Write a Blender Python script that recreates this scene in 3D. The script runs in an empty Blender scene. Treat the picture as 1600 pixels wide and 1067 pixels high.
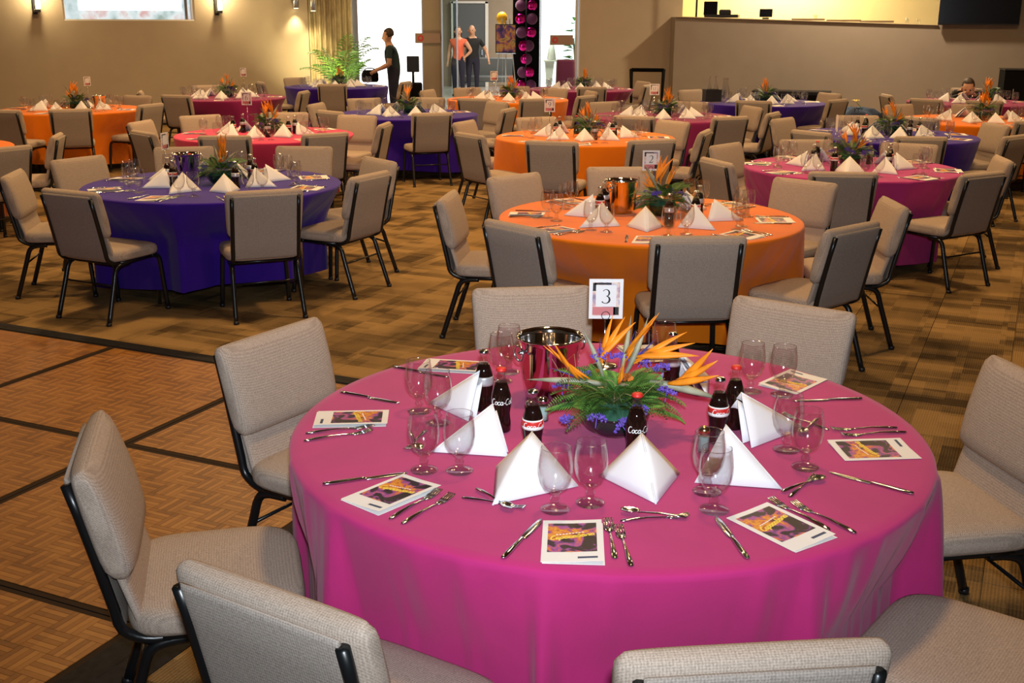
import bpy, bmesh, math, random
from mathutils import Vector, Matrix, Euler
PI = math.pi
S = bpy.context.scene
COL = S.collection
random.seed(7)

# ------------------------------------------------------------------ camera
CAMH, PITCH, ROLL, FPX = 1.926, 0.2785, 0.004, 1757.0
Fv = Vector((0, math.cos(PITCH), -math.sin(PITCH)))
U0 = Vector((0, math.sin(PITCH), math.cos(PITCH)))
R0 = Vector((1, 0, 0))
RT = R0 * math.cos(ROLL) + U0 * math.sin(ROLL)
UP = -R0 * math.sin(ROLL) + U0 * math.cos(ROLL)
cam = bpy.data.cameras.new('camera')
cam.sensor_width = 36.0
cam.lens = FPX / 1600 * 36
cam.clip_start = 0.05
cam.clip_end = 200
S.cycles.max_bounces = 7
S.cycles.diffuse_bounces = 3
S.cycles.glossy_bounces = 3
S.cycles.transmission_bounces = 6
S.cycles.transparent_max_bounces = 14
S.cycles.caustics_reflective = False
S.cycles.caustics_refractive = False
camo = bpy.data.objects.new('camera', cam)
COL.objects.link(camo)
camo.matrix_world = Matrix(((RT.x, UP.x, -Fv.x, 0), (RT.y, UP.y, -Fv.y, 0), (RT.z, UP.z, -Fv.z, CAMH), (0, 0, 0, 1)))
S.camera = camo

# ------------------------------------------------------------------ world, lights, exposure
S.view_settings.view_transform = 'Standard'
S.view_settings.look = 'None'
S.view_settings.gamma = 1.0
S.view_settings.exposure = 0.0
S.view_settings.use_curve_mapping = False
W = bpy.data.worlds.new('hall_ambient')
S.world = W
W.use_nodes = True
W.node_tree.nodes['Background'].inputs[0].default_value = (1.0, 0.72, 0.48, 1)
W.node_tree.nodes['Background'].inputs[1].default_value = 0.035

def area(name, loc, energy, color, size, rot=(0, 0, 0), shape='DISK', spread=PI):
    l = bpy.data.lights.new(name, 'AREA')
    l.energy = energy
    l.color = color
    l.size = size
    l.shape = shape
    l.spread = spread
    o = bpy.data.objects.new(name, l)
    o.location = loc
    o.rotation_euler = rot
    COL.objects.link(o)
    return o

WARM = (1.0, 0.62, 0.28)
# recessed ceiling downlights of the hall
for gx, gy, e in [(-6.5, 13.5, 58), (-6.0, 18.0, 100), (-2.6, 7.6, 66), (-3.0, 12.2, 125), (-2.6, 16.4, 80), (-3.4, 20.6, 55),
                  (0.5, 3.9, 52), (1.0, 8.0, 76), (0.9, 12.4, 100), (0.7, 16.8, 60), (1.0, 20.9, 48),
                  (4.2, 9.2, 66), (4.4, 13.2, 70), (4.3, 17.6, 44), (8.0, 12.0, 62), (8.0, 16.6, 75), (-6.5, 9.0, 60)]:
    area('ceiling_downlight', (gx, gy, 4.5), e * (0.92 if gy > 10 else 1.0), WARM, 0.45, spread=math.radians(150))
area('ceiling_wall_washer', (6.0, 20.6, 4.5), 270, (1.0, 0.76, 0.48), 0.32)
area('booth_light', (5.6, 23.9, 3.9), 420, (1.0, 0.80, 0.38), 1.2, rot=(0.3, 0, 0))
area('lobby_light', (-0.4, 27.5, 4.0), 260, (1.0, 0.86, 0.66), 1.5)
area('lobby_light_back', (0.6, 31.5, 4.0), 160, (1.0, 0.92, 0.80), 1.5)
# the flash on the camera
area('camera_flash', (0.03, -0.06, 2.10), 37, (0.82, 0.91, 1.0), 0.09, rot=(math.radians(80), 0, 0), spread=math.radians(82))

# ------------------------------------------------------------------ materials
MATS = {}

def newmat(name):
    m = bpy.data.materials.new(name)
    m.use_nodes = True
    MATS[name] = m
    nt = m.node_tree
    return m, nt, nt.nodes['Principled BSDF']

def mat(name, col, rough=0.6, metal=0.0, spec=None, emit=None, estr=0.0, noise=None, bump=None, sheen=None, alpha=None):
    """plain procedural material; noise=(scale, amount) varies the tone, bump=(scale, strength)"""
    m, nt, b = newmat(name)
    b.inputs['Base Color'].default_value = (*col, 1)
    b.inputs['Roughness'].default_value = rough
    b.inputs['Metallic'].default_value = metal
    if spec is not None:
        b.inputs['Specular IOR Level'].default_value = spec
    if emit:
        b.inputs['Emission Color'].default_value = (*emit, 1)
        b.inputs['Emission Strength'].default_value = estr
    if sheen:
        b.inputs['Sheen Weight'].default_value = sheen
    if noise or bump:
        tc = nt.nodes.new('ShaderNodeTexCoord')
    if noise:
        n = nt.nodes.new('ShaderNodeTexNoise')
        n.inputs['Scale'].default_value = noise[0]
        n.inputs['Detail'].default_value = 4
        nt.links.new(tc.outputs['Object'], n.inputs['Vector'])
        r = nt.nodes.new('ShaderNodeValToRGB')
        a = noise[1]
        r.color_ramp.elements[0].position = 0.3
        r.color_ramp.elements[1].position = 0.7
        r.color_ramp.elements[0].color = (*[c * (1 - a) for c in col], 1)
        r.color_ramp.elements[1].color = (*[min(1, c * (1 + a)) for c in col], 1)
        nt.links.new(n.outputs['Fac'], r.inputs['Fac'])
        nt.links.new(r.outputs['Color'], b.inputs['Base Color'])
    if bump:
        n2 = nt.nodes.new('ShaderNodeTexNoise')
        n2.inputs['Scale'].default_value = bump[0]
        n2.inputs['Detail'].default_value = 3
        nt.links.new(tc.outputs['Object'], n2.inputs['Vector'])
        bp = nt.nodes.new('ShaderNodeBump')
        bp.inputs['Strength'].default_value = bump[1]
        bp.inputs['Distance'].default_value = 0.004
        nt.links.new(n2.outputs['Fac'], bp.inputs['Height'])
        nt.links.new(bp.outputs['Normal'], b.inputs['Normal'])
    return m

def math_node(nt, op, a, b=None):
    n = nt.nodes.new('ShaderNodeMath')
    n.operation = op
    for i, v in enumerate((a, b)):
        if v is None:
            continue
        if isinstance(v, (int, float)):
            n.inputs[i].default_value = v
        else:
            nt.links.new(v, n.inputs[i])
    return n.outputs[0]

def weave_mat(name, c1, c2, freq):
    """woven upholstery: small basket weave of two yarns"""
    m, nt, b = newmat(name)
    tc = nt.nodes.new('ShaderNodeTexCoord')
    sp = nt.nodes.new('ShaderNodeSeparateXYZ')
    nt.links.new(tc.outputs['Object'], sp.inputs[0])
    sx = math_node(nt, 'SINE', math_node(nt, 'MULTIPLY', sp.outputs['X'], freq))
    yz = math_node(nt, 'ADD', math_node(nt, 'MULTIPLY', sp.outputs['Y'], 0.9), sp.outputs['Z'])
    sy = math_node(nt, 'SINE', math_node(nt, 'MULTIPLY', yz, freq))
    pr = math_node(nt, 'MULTIPLY', math_node(nt, 'ADD', sx, sy), 0.33)
    n = nt.nodes.new('ShaderNodeTexNoise')
    n.inputs['Scale'].default_value = 260
    n.inputs['Detail'].default_value = 2
    nt.links.new(tc.outputs['Object'], n.inputs['Vector'])
    f = math_node(nt, 'ADD', math_node(nt, 'MULTIPLY', pr, 0.30), n.outputs['Fac'])
    r = nt.nodes.new('ShaderNodeValToRGB')
    r.color_ramp.elements[0].position = 0.25
    r.color_ramp.elements[1].position = 0.75
    r.color_ramp.elements[0].color = (*c2, 1)
    r.color_ramp.elements[1].color = (*c1, 1)
    nt.links.new(f, r.inputs['Fac'])
    nt.links.new(r.outputs['Color'], b.inputs['Base Color'])
    bp = nt.nodes.new('ShaderNodeBump')
    bp.inputs['Strength'].default_value = 0.25
    bp.inputs['Distance'].default_value = 0.002
    nt.links.new(f, bp.inputs['Height'])
    nt.links.new(bp.outputs['Normal'], b.inputs['Normal'])
    b.inputs['Roughness'].default_value = 0.95
    b.inputs['Specular IOR Level'].default_value = 0.15
    return m

weave_mat('chair_fabric', (0.50, 0.405, 0.33), (0.295, 0.232, 0.184), 1000)
weave_mat('chair_fabric_shaded', (0.41, 0.352, 0.305), (0.235, 0.196, 0.168), 1000)  # same upholstery as the seats, with the rear's shade put into the colour
mat('black_steel', (0.006, 0.007, 0.008), 0.30, spec=0.5)
mat('black_plastic', (0.01, 0.01, 0.012), 0.45)
mat('black_cloth', (0.006, 0.006, 0.007), 0.9, spec=0.08)
mat('screen', (0.004, 0.004, 0.006), 0.18)

def cloth_mat(name, col):
    m = mat(name, col, 0.82, spec=0.12, bump=(700, 0.12), sheen=0.15, noise=(5, 0.06))
    return m
cloth_mat('magenta_cloth', (0.47, 0.026, 0.165))
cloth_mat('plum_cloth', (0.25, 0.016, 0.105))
cloth_mat('dimlit_magenta_cloth', (0.43, 0.034, 0.210))  # same magenta cloth, the dimmer purplish light on it put into the colour
cloth_mat('coral_cloth', (0.60, 0.040, 0.130))  # magenta cloth with the warm spotlight's red put into the colour
cloth_mat('orange_cloth', (0.76, 0.185, 0.004))
cloth_mat('violet_cloth', (0.036, 0.007, 0.270))
mat('linen_white', (0.82, 0.82, 0.85), 0.85, spec=0.1, bump=(600, 0.10))
mat('paper_white', (0.83, 0.82, 0.80), 0.6)
mat('ink_black', (0.012, 0.012, 0.014), 0.6)
mat('ink_yellow', (0.95, 0.72, 0.10), 0.5)
mat('ink_white', (0.85, 0.85, 0.83), 0.5)
mat('ink_red', (0.62, 0.025, 0.02), 0.45)
mat('card_pink', (0.62, 0.20, 0.20), 0.6)
mat('ink_navy', (0.02, 0.05, 0.12), 0.5)
mat('chrome', (0.82, 0.80, 0.78), 0.08, 1.0)
mat('steel', (0.62, 0.65, 0.70), 0.16, 1.0)
mat('cutlery_steel', (0.58, 0.61, 0.66), 0.10, 1.0)
mat('gold_metal', (0.75, 0.52, 0.22), 0.2, 1.0)
mat('cola', (0.012, 0.004, 0.003), 0.06, spec=0.6)
mat('silver_label', (0.60, 0.60, 0.62), 0.35, 0.5)
mat('salt', (0.80, 0.80, 0.78), 0.7)
mat('pepper', (0.09, 0.07, 0.05), 0.9)
mat('leaf_green', (0.12, 0.27, 0.045), 0.5, noise=(30, 0.5))
mat('leaf_dark', (0.055, 0.15, 0.03), 0.45, noise=(25, 0.5))
mat('statice_violet', (0.17, 0.09, 0.52), 0.8, noise=(60, 0.35))
mat('petal_orange', (0.95, 0.27, 0.01), 0.5, noise=(25, 0.2))
mat('tongue_blue', (0.03, 0.03, 0.22), 0.5)
mat('mum_rust', (0.55, 0.16, 0.02), 0.7, noise=(60, 0.4))
mat('twig', (0.45, 0.30, 0.14), 0.7)
mat('bract', (0.30, 0.30, 0.20), 0.5, noise=(14, 0.45))
mat('moss_foam', (0.02, 0.09, 0.05), 0.9)
mat('table_top', (0.45, 0.36, 0.26), 0.5)
mat('table_leg', (0.55, 0.56, 0.56), 0.25, 1.0)
mat('wall_tan', (0.47, 0.385, 0.285), 0.9, spec=0.1, noise=(3, 0.03), bump=(120, 0.15))
mat('wall_grey', (0.325, 0.277, 0.236), 0.9, spec=0.1, noise=(3, 0.03), bump=(120, 0.15))
mat('wall_cream', (0.62, 0.52, 0.33), 0.9, spec=0.1, noise=(3, 0.03))
mat('curtain_cloth', (0.48, 0.40, 0.24), 0.9, noise=(6, 0.15))
mat('ceiling_paint', (0.16, 0.14, 0.12), 0.95)
mat('white_paint', (0.80, 0.79, 0.76), 0.5)
mat('alu', (0.62, 0.64, 0.64), 0.3, 1.0)
mat('door_grey', (0.10, 0.115, 0.125), 0.5)
mat('lobby_wall', (0.34, 0.27, 0.20), 0.85, noise=(2, 0.05))
mat('lobby_floor', (0.62, 0.60, 0.57), 0.25, noise=(4, 0.08))
mat('brown_sign', (0.33, 0.22, 0.16), 0.5)
mat('purple_velvet', (0.13, 0.012, 0.10), 0.7, sheen=0.4)
mat('foil_magenta', (0.75, 0.02, 0.33), 0.14, 1.0)
mat('balloon_yellow', (0.85, 0.45, 0.02), 0.3)
mat('skin', (0.50, 0.27, 0.17), 0.55)
mat('hair_brown', (0.035, 0.018, 0.010), 0.6)
mat('hair_grey', (0.18, 0.16, 0.14), 0.6)
mat('shirt_teal', (0.012, 0.030, 0.036), 0.85)
mat('shirt_orange', (0.62, 0.11, 0.05), 0.8)
mat('shirt_black', (0.008, 0.008, 0.010), 0.85)
mat('trousers_navy', (0.012, 0.012, 0.030), 0.85)
mat('shoe', (0.02, 0.015, 0.012), 0.5)
mat('eye', (0.01, 0.01, 0.01), 0.2)
mat('blue_cloth', (0.012, 0.03, 0.075), 0.85, noise=(6, 0.6))
mat('pot', (0.16, 0.10, 0.06), 0.6)
mat('yellow_flower', (0.80, 0.55, 0.06), 0.6)
mat('white_glow', (0.8, 0.85, 0.9), 0.5, emit=(1.0, 1.0, 0.97), estr=1.9)
mat('lamp_glow', (1, 0.9, 0.7), 0.5, emit=(1.0, 0.78, 0.42), estr=9.0)
mat('lamp_white', (1, 0.95, 0.9), 0.5, emit=(1.0, 0.93, 0.80), estr=5.0)
mat('edge_black', (0.012, 0.012, 0.013), 0.65, spec=0.12, noise=(40, 0.4))
mat('panel_seam', (0.026, 0.015, 0.009), 0.7, spec=0.12)

def glass_mat(name, tint, rough=0.0, body=0.10):
    """clear glass: see-through with fresnel reflections and a little refraction"""
    m = bpy.data.materials.new(name)
    m.use_nodes = True
    MATS[name] = m
    nt = m.node_tree
    nt.nodes.clear()
    out = nt.nodes.new('ShaderNodeOutputMaterial')
    tr = nt.nodes.new('ShaderNodeBsdfTransparent')
    tr.inputs[0].default_value = (*tint, 1)
    gl = nt.nodes.new('ShaderNodeBsdfGlossy')
    gl.inputs['Roughness'].default_value = 0.05
    gs = nt.nodes.new('ShaderNodeBsdfGlass')
    gs.inputs['IOR'].default_value = 1.45
    gs.inputs['Roughness'].default_value = rough
    fr = nt.nodes.new('ShaderNodeLayerWeight')
    fr.inputs['Blend'].default_value = 0.35
    fac = math_node(nt, 'ADD', math_node(nt, 'MULTIPLY', math_node(nt, 'POWER', fr.outputs['Facing'], 2.4), 0.72), 0.05)
    m1 = nt.nodes.new('ShaderNodeMixShader')
    nt.links.new(fac, m1.inputs[0])
    nt.links.new(tr.outputs[0], m1.inputs[1])
    nt.links.new(gl.outputs[0], m1.inputs[2])
    m2 = nt.nodes.new('ShaderNodeMixShader')
    m2.inputs[0].default_value = body
    nt.links.new(m1.outputs[0], m2.inputs[1])
    nt.links.new(gs.outputs[0], m2.inputs[2])
    nt.links.new(m2.outputs[0], out.inputs['Surface'])
    return m
glass_mat('goblet_glass', (0.975, 0.975, 0.98), body=0.0)
glass_mat('stem_glass', (0.965, 0.965, 0.97), body=0.10)
glass_mat('pane_glass', (0.80, 0.90, 0.90), body=0.0)
glass_mat('bowl_glass', (0.70, 0.84, 0.82), body=0.25)

def art_mat(name, stops, scale, seed):
    """printed picture: soft clouds of colour"""
    m, nt, b = newmat(name)
    tc = nt.nodes.new('ShaderNodeTexCoord')
    mp = nt.nodes.new('ShaderNodeMapping')
    mp.inputs['Location'].default_value = (seed, seed * 0.7, 0)
    nt.links.new(tc.outputs['Object'], mp.inputs['Vector'])
    n = nt.nodes.new('ShaderNodeTexNoise')
    n.inputs['Scale'].default_value = scale
    n.inputs['Detail'].default_value = 5
    n.inputs['Distortion'].default_value = 0.8
    nt.links.new(mp.outputs[0], n.inputs['Vector'])
    r = nt.nodes.new('ShaderNodeValToRGB')
    e = r.color_ramp.elements
    while len(e) < len(stops):
        e.new(0.5)
    for el, (p, c) in zip(e, stops):
        el.position = p
        el.color = (*c, 1)
    nt.links.new(n.outputs['Fac'], r.inputs['Fac'])
    nt.links.new(r.outputs['Color'], b.inputs['Base Color'])
    b.inputs['Roughness'].default_value = 0.35
    return m
art_mat('program_art', [(0.30, (0.01, 0.01, 0.02)), (0.45, (0.02, 0.015, 0.03)), (0.49, (0.32, 0.07, 0.36)), (0.53, (0.62, 0.14, 0.04)), (0.58, (0.80, 0.36, 0.04)), (0.63, (0.45, 0.07, 0.02)), (0.70, (0.05, 0.02, 0.03))], 17, 3.1)
art_mat('card_art', [(0.30, (0.10, 0.08, 0.12)), (0.42, (0.45, 0.36, 0.45)), (0.48, (0.75, 0.45, 0.42)), (0.55, (0.82, 0.72, 0.55)), (0.62, (0.55, 0.47, 0.62)), (0.72, (0.20, 0.16, 0.22))], 22, 1.3)
art_mat('poster_art', [(0.30, (0.02, 0.01, 0.05)), (0.42, (0.15, 0.04, 0.22)), (0.5, (0.70, 0.20, 0.05)), (0.58, (0.80, 0.45, 0.08)), (0.7, (0.06, 0.02, 0.03))], 6, 2.2)

# outdoor view behind the high window, bright and blurred
m, nt, b = newmat('window_view')
tc = nt.nodes.new('ShaderNodeTexCoord')
n = nt.nodes.new('ShaderNodeTexNoise')
n.inputs['Scale'].default_value = 2.2
n.inputs['Detail'].default_value = 6
nt.links.new(tc.outputs['Object'], n.inputs['Vector'])
r = nt.nodes.new('ShaderNodeValToRGB')
for i, (p, c) in enumerate([(0.30, (0.10, 0.20, 0.17)), (0.42, (0.28, 0.42, 0.40)), (0.50, (0.62, 0.78, 0.80)), (0.58, (0.85, 0.95, 0.97)), (0.68, (0.72, 0.42, 0.42))]):
    if i > 1:
        r.color_ramp.elements.new(p)
    r.color_ramp.elements[i].position = p
    r.color_ramp.elements[i].color = (*c, 1)
nt.links.new(n.outputs['Fac'], r.inputs['Fac'])
nt.links.new(r.outputs['Color'], b.inputs['Emission Color'])
b.inputs['Emission Strength'].default_value = 0.85
b.inputs['Base Color'].default_value = (0.1, 0.1, 0.1, 1)

ANG = math.radians(-24.9)          # direction of the dance floor and carpet grid
TA = Vector((math.cos(ANG), math.sin(ANG), 0))
NA = Vector((-math.sin(ANG), math.cos(ANG), 0))

def grid_coords(nt):
    g = nt.nodes.new('ShaderNodeNewGeometry')
    mp = nt.nodes.new('ShaderNodeMapping')
    mp.vector_type = 'POINT'
    mp.inputs['Rotation'].default_value = (0, 0, -ANG)
    nt.links.new(g.outputs['Position'], mp.inputs['Vector'])
    return mp.outputs[0]

def cells(nt, vec, sx, sy, ox=0.0, oy=0.0):
    mp = nt.nodes.new('ShaderNodeMapping')
    mp.inputs['Scale'].default_value = (1 / sx, 1 / sy, 0)
    mp.inputs['Location'].default_value = (ox, oy, 0)
    nt.links.new(vec, mp.inputs['Vector'])
    fl = nt.nodes.new('ShaderNodeVectorMath')
    fl.operation = 'FLOOR'
    nt.links.new(mp.outputs[0], fl.inputs[0])
    wn = nt.nodes.new('ShaderNodeTexWhiteNoise')
    nt.links.new(fl.outputs[0], wn.inputs['Vector'])
    return wn.outputs['Value']

# carpet: loop pile with woven rectangular patches
m, nt, b = newmat('carpet')
gv = grid_coords(nt)
a1 = cells(nt, gv, 0.50, 0.25)
a2 = cells(nt, gv, 0.1667, 0.25, 0.5, 0.5)
a3 = cells(nt, gv, 0.25, 0.125, 0.2, 0.3)
sm = math_node(nt, 'ADD', math_node(nt, 'MULTIPLY', a1, 0.45), math_node(nt, 'ADD', math_node(nt, 'MULTIPLY', a2, 0.35), math_node(nt, 'MULTIPLY', a3, 0.25)))
nn = nt.nodes.new('ShaderNodeTexNoise')
nn.inputs['Scale'].default_value = 3.0
nn.inputs['Detail'].default_value = 3
nt.links.new(gv, nn.inputs['Vector'])
sm = math_node(nt, 'ADD', sm, math_node(nt, 'MULTIPLY', nn.outputs['Fac'], 0.5))
sp = nt.nodes.new('ShaderNodeSeparateXYZ')
nt.links.new(gv, sp.inputs[0])
rib = math_node(nt, 'SINE', math_node(nt, 'MULTIPLY', sp.outputs['X'], 520))
pil = nt.nodes.new('ShaderNodeTexNoise')
pil.inputs['Scale'].default_value = 130
nt.links.new(gv, pil.inputs['Vector'])
sm2 = math_node(nt, 'ADD', sm, math_node(nt, 'ADD', math_node(nt, 'MULTIPLY', rib, 0.06), math_node(nt, 'MULTIPLY', pil.outputs['Fac'], 0.35)))
r = nt.nodes.new('ShaderNodeValToRGB')
for i, (p, c) in enumerate([(0.58, (0.062, 0.039, 0.018)), (0.82, (0.170, 0.108, 0.044)), (1.12, (0.310, 0.195, 0.078))]):
    if i > 1:
        r.color_ramp.elements.new(p / 1.6)
    r.color_ramp.elements[i].position = p / 1.6
    r.color_ramp.elements[i].color = (*c, 1)
nt.links.new(math_node(nt, 'DIVIDE', sm2, 1.6), r.inputs['Fac'])
nt.links.new(r.outputs['Color'], b.inputs['Base Color'])
b.inputs['Roughness'].default_value = 0.95
b.inputs['Specular IOR Level'].default_value = 0.1
bp = nt.nodes.new('ShaderNodeBump')
bp.inputs['Strength'].default_value = 0.5
bp.inputs['Distance'].default_value = 0.004
nt.links.new(math_node(nt, 'ADD', math_node(nt, 'MULTIPLY', rib, 0.4), pil.outputs['Fac']), bp.inputs['Height'])
nt.links.new(bp.outputs['Normal'], b.inputs['Normal'])

# parquet: every finger of wood its own tone
m, nt, b = newmat('parquet_wood')
g = nt.nodes.new('ShaderNodeNewGeometry')
gv = grid_coords(nt)
wn = cells(nt, gv, 0.1175, 0.1175)
isl = math_node(nt, 'ADD', math_node(nt, 'MULTIPLY', g.outputs['Random Per Island'], 0.55), math_node(nt, 'MULTIPLY', wn, 0.30))
gn = nt.nodes.new('ShaderNodeTexNoise')
gn.inputs['Scale'].default_value = 45
gn.inputs['Detail'].default_value = 5
nt.links.new(gv, gn.inputs['Vector'])
f = math_node(nt, 'ADD', isl, math_node(nt, 'MULTIPLY', gn.outputs['Fac'], 0.3))
r = nt.nodes.new('ShaderNodeValToRGB')
for i, (p, c) in enumerate([(0.15, (0.150, 0.056, 0.010)), (0.55, (0.265, 0.104, 0.018)), (0.95, (0.370, 0.165, 0.034))]):
    if i > 1:
        r.color_ramp.elements.new(p)
    r.color_ramp.elements[i].position = p
    r.color_ramp.elements[i].color = (*c, 1)
nt.links.new(f, r.inputs['Fac'])
nt.links.new(r.outputs['Color'], b.inputs['Base Color'])
b.inputs['Roughness'].default_value = 0.42
b.inputs['Specular IOR Level'].default_value = 0.35

# ------------------------------------------------------------------ mesh helpers
class MB:
    def __init__(s):
        s.v, s.f, s.m = [], [], []
        s.mi = 0
    def add(s, verts, faces):
        o = len(s.v)
        s.v += [tuple(p) for p in verts]
        s.f += [tuple(i + o for i in f) for f in faces]
        s.m += [s.mi] * len(faces)
        return s
    def box(s, c, d, rz=0.0, bev=0.0):
        x, y, z = d[0] / 2, d[1] / 2, d[2] / 2
        ca, sa = math.cos(rz), math.sin(rz)
        pts = [(sx * x, sy * y, sz * z) for sz in (-1, 1) for sx, sy in ((-1, -1), (1, -1), (1, 1), (-1, 1))]
        if bev:
            pts = [(px, py, pz) for px, py, pz in pts[:4]]
            k = bev
            ring = lambda ix, iy, zz: [(-ix, -iy, zz), (ix, -iy, zz), (ix, iy, zz), (-ix, iy, zz)]
            rings = [ring(x - k, y - k, -z), ring(x, y, -z + k), ring(x, y, z - k), ring(x - k, y - k, z)]
            pts = [p for rg in rings for p in rg]
            fs = [(3, 2, 1, 0), (12, 13, 14, 15)]
            for q in range(3):
                for i in range(4):
                    j = (i + 1) % 4
                    fs.append((q * 4 + i, q * 4 + j, q * 4 + 4 + j, q * 4 + 4 + i))
        else:
            fs = [(3, 2, 1, 0), (4, 5, 6, 7), (0, 1, 5, 4), (1, 2, 6, 5), (2, 3, 7, 6), (3, 0, 4, 7)]
        return s.add([(c[0] + px * ca - py * sa, c[1] + px * sa + py * ca, c[2] + pz) for px, py, pz in pts], fs)
    def lathe(s, prof, n=20, c=(0, 0, 0), cap=True):
        vs, fs = [], []
        for r_, z in prof:
            for i in range(n):
                a = 2 * PI * i / n
                vs.append((c[0] + r_ * math.cos(a), c[1] + r_ * math.sin(a), c[2] + z))
        for k in range(len(prof) - 1):
            for i in range(n):
                j = (i + 1) % n
                fs.append((k * n + i, k * n + j, (k + 1) * n + j, (k + 1) * n + i))
        if cap:
            fs.append(tuple(reversed(range(n))))
            fs.append(tuple(range((len(prof) - 1) * n, len(prof) * n)))
        return s.add(vs, fs)
    def loft(s, rings, cap=True):
        n = len(rings[0])
        vs = [p for rg in rings for p in rg]
        fs = []
        for k in range(len(rings) - 1):
            for i in range(n):
                j = (i + 1) % n
                fs.append((k * n + i, k * n + j, (k + 1) * n + j, (k + 1) * n + i))
        if cap:
            fs.append(tuple(reversed(range(n))))
            fs.append(tuple(range((len(rings) - 1) * n, len(rings) * n)))
        return s.add(vs, fs)
    def tube(s, pts, r_, n=8, flat=1.0):
        pts = [Vector(p) for p in pts]
        rad = r_ if isinstance(r_, (list, tuple)) else [r_] * len(pts)
        rings = []
        nrm = None
        for i, p in enumerate(pts):
            t = (pts[min(i + 1, len(pts) - 1)] - pts[max(i - 1, 0)]).normalized()
            if nrm is None:
                nrm = t.orthogonal().normalized()
            nrm = (nrm - t * nrm.dot(t))
            nrm = nrm.normalized() if nrm.length > 1e-6 else t.orthogonal().normalized()
            bn = t.cross(nrm)
            rings.append([p + (nrm * math.cos(2 * PI * k / n) + bn * math.sin(2 * PI * k / n) * flat) * rad[i] for k in range(n)])
        return s.loft(rings)
    def sphere(s, c, r_, n=10, m=7, sc=(1, 1, 1)):
        prof = []
        vs, fs = [], []
        for k in range(1, m):
            a = PI * k / m
            for i in range(n):
                b_ = 2 * PI * i / n
                vs.append((c[0] + r_ * sc[0] * math.sin(a) * math.cos(b_), c[1] + r_ * sc[1] * math.sin(a) * math.sin(b_), c[2] + r_ * sc[2] * math.cos(a)))
        t = len(vs)
        vs += [(c[0], c[1], c[2] + r_ * sc[2]), (c[0], c[1], c[2] - r_ * sc[2])]
        for k in range(m - 2):
            for i in range(n):
                j = (i + 1) % n
                fs.append((k * n + i, (k + 1) * n + i, (k + 1) * n + j, k * n + j))
        for i in range(n):
            j = (i + 1) % n
            fs.append((t, i, j))
            fs.append((t + 1, (m - 2) * n + j, (m - 2) * n + i))
        return s.add(vs, fs)
    def ribbon(s, pts, w, up=(0, 0, 1), th=0.0):
        """flat stroke along pts, width w (number or list)"""
        up = Vector(up)
        pts = [Vector(p) for p in pts]
        ws = w if isinstance(w, (list, tuple)) else [w] * len(pts)
        vs, fs = [], []
        for i, p in enumerate(pts):
            t = (pts[min(i + 1, len(pts) - 1)] - pts[max(i - 1, 0)])
            sd = t.cross(up)
            sd = sd.normalized() if sd.length > 1e-9 else Vector((1, 0, 0))
            vs += [p + sd * ws[i] / 2, p - sd * ws[i] / 2]
        for i in range(len(pts) - 1):
            fs.append((2 * i, 2 * i + 2, 2 * i + 3, 2 * i + 1))
        return s.add(vs, fs)
    def tf(s, M):
        s.v = [tuple(M @ Vector(p)) for p in s.v]
        return s
    def mesh(s, name, mats, smooth=True):
        me = bpy.data.meshes.new(name)
        me.from_pydata(s.v, [], s.f)
        for mm in (mats if isinstance(mats, (list, tuple)) else [mats]):
            me.materials.append(MATS[mm])
        if max(s.m, default=0):
            me.polygons.foreach_set('material_index', s.m)
        if smooth:
            me.polygons.foreach_set('use_smooth', [True] * len(me.polygons))
        me.update()
        return me
    def obj(s, name, mats, parent=None, smooth=True, auto=None):
        me = s.mesh(name, mats, smooth)
        if auto:
            me.set_sharp_from_angle(angle=math.radians(auto))
        return link(name, me, parent)

def link(name, me, parent=None, loc=None, rz=None):
    o = bpy.data.objects.new(name, me)
    COL.objects.link(o)
    if parent:
        o.parent = parent
    if loc is not None:
        o.location = loc
    if rz is not None:
        o.rotation_euler = (0, 0, rz)
    return o

def thing(name, label, cat, loc=(0, 0, 0), rz=0.0, group=None):
    o = bpy.data.objects.new(name, None)
    o.empty_display_size = 0.1
    COL.objects.link(o)
    o.location = loc
    o.rotation_euler = (0, 0, rz)
    return tag(o, label, cat, group)

LABELS = {}
def tag(o, label, cat, group=None, kind=None):
    o['label'] = label
    o['category'] = cat
    if group:
        o['group'] = group
    if kind:
        o['kind'] = kind
    LABELS.setdefault(label, []).append(o.name)
    return o

def struct(o, label=None):
    o['kind'] = 'structure'
    if label:
        o['label'] = label
    return o

def copy_tree(o, parent=None):
    c = o.copy()
    COL.objects.link(c)
    c.parent = parent
    for ch in list(o.children):
        copy_tree(ch, c)
    return c

def smooth_path(pts, n=6):
    P = [Vector(p) for p in pts]
    out = []
    for i in range(len(P) - 1):
        p0, p1, p2, p3 = P[max(i - 1, 0)], P[i], P[i + 1], P[min(i + 2, len(P) - 1)]
        for k in range(n):
            t = k / n
            out.append(0.5 * ((2 * p1) + (p2 - p0) * t + (2 * p0 - 5 * p1 + 4 * p2 - p3) * t * t + (3 * p1 - p0 - 3 * p2 + p3) * t ** 3))
    out.append(P[-1])
    return out

def superell(a, b_, e, n, cx=0, cy=0, z=0):
    out = []
    for i in range(n):
        t = 2 * PI * (i + 0.5) / n
        c, s_ = math.cos(t), math.sin(t)
        out.append((cx + a * math.copysign(abs(c) ** (2 / e), c), cy + b_ * math.copysign(abs(s_) ** (2 / e), s_), z))
    return out

def project(x, y, z):
    q = Vector((x, y, z - CAMH))
    d = q.dot(Fv)
    if d < 0.2:
        return None
    return 800 + FPX * q.dot(RT) / d, 533.5 - FPX * q.dot(UP) / d, d

# ------------------------------------------------------------------ the setting
def grid_pt(t, n, z=0.0):
    p = TA * t + NA * n
    return (p.x, p.y, z)

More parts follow.
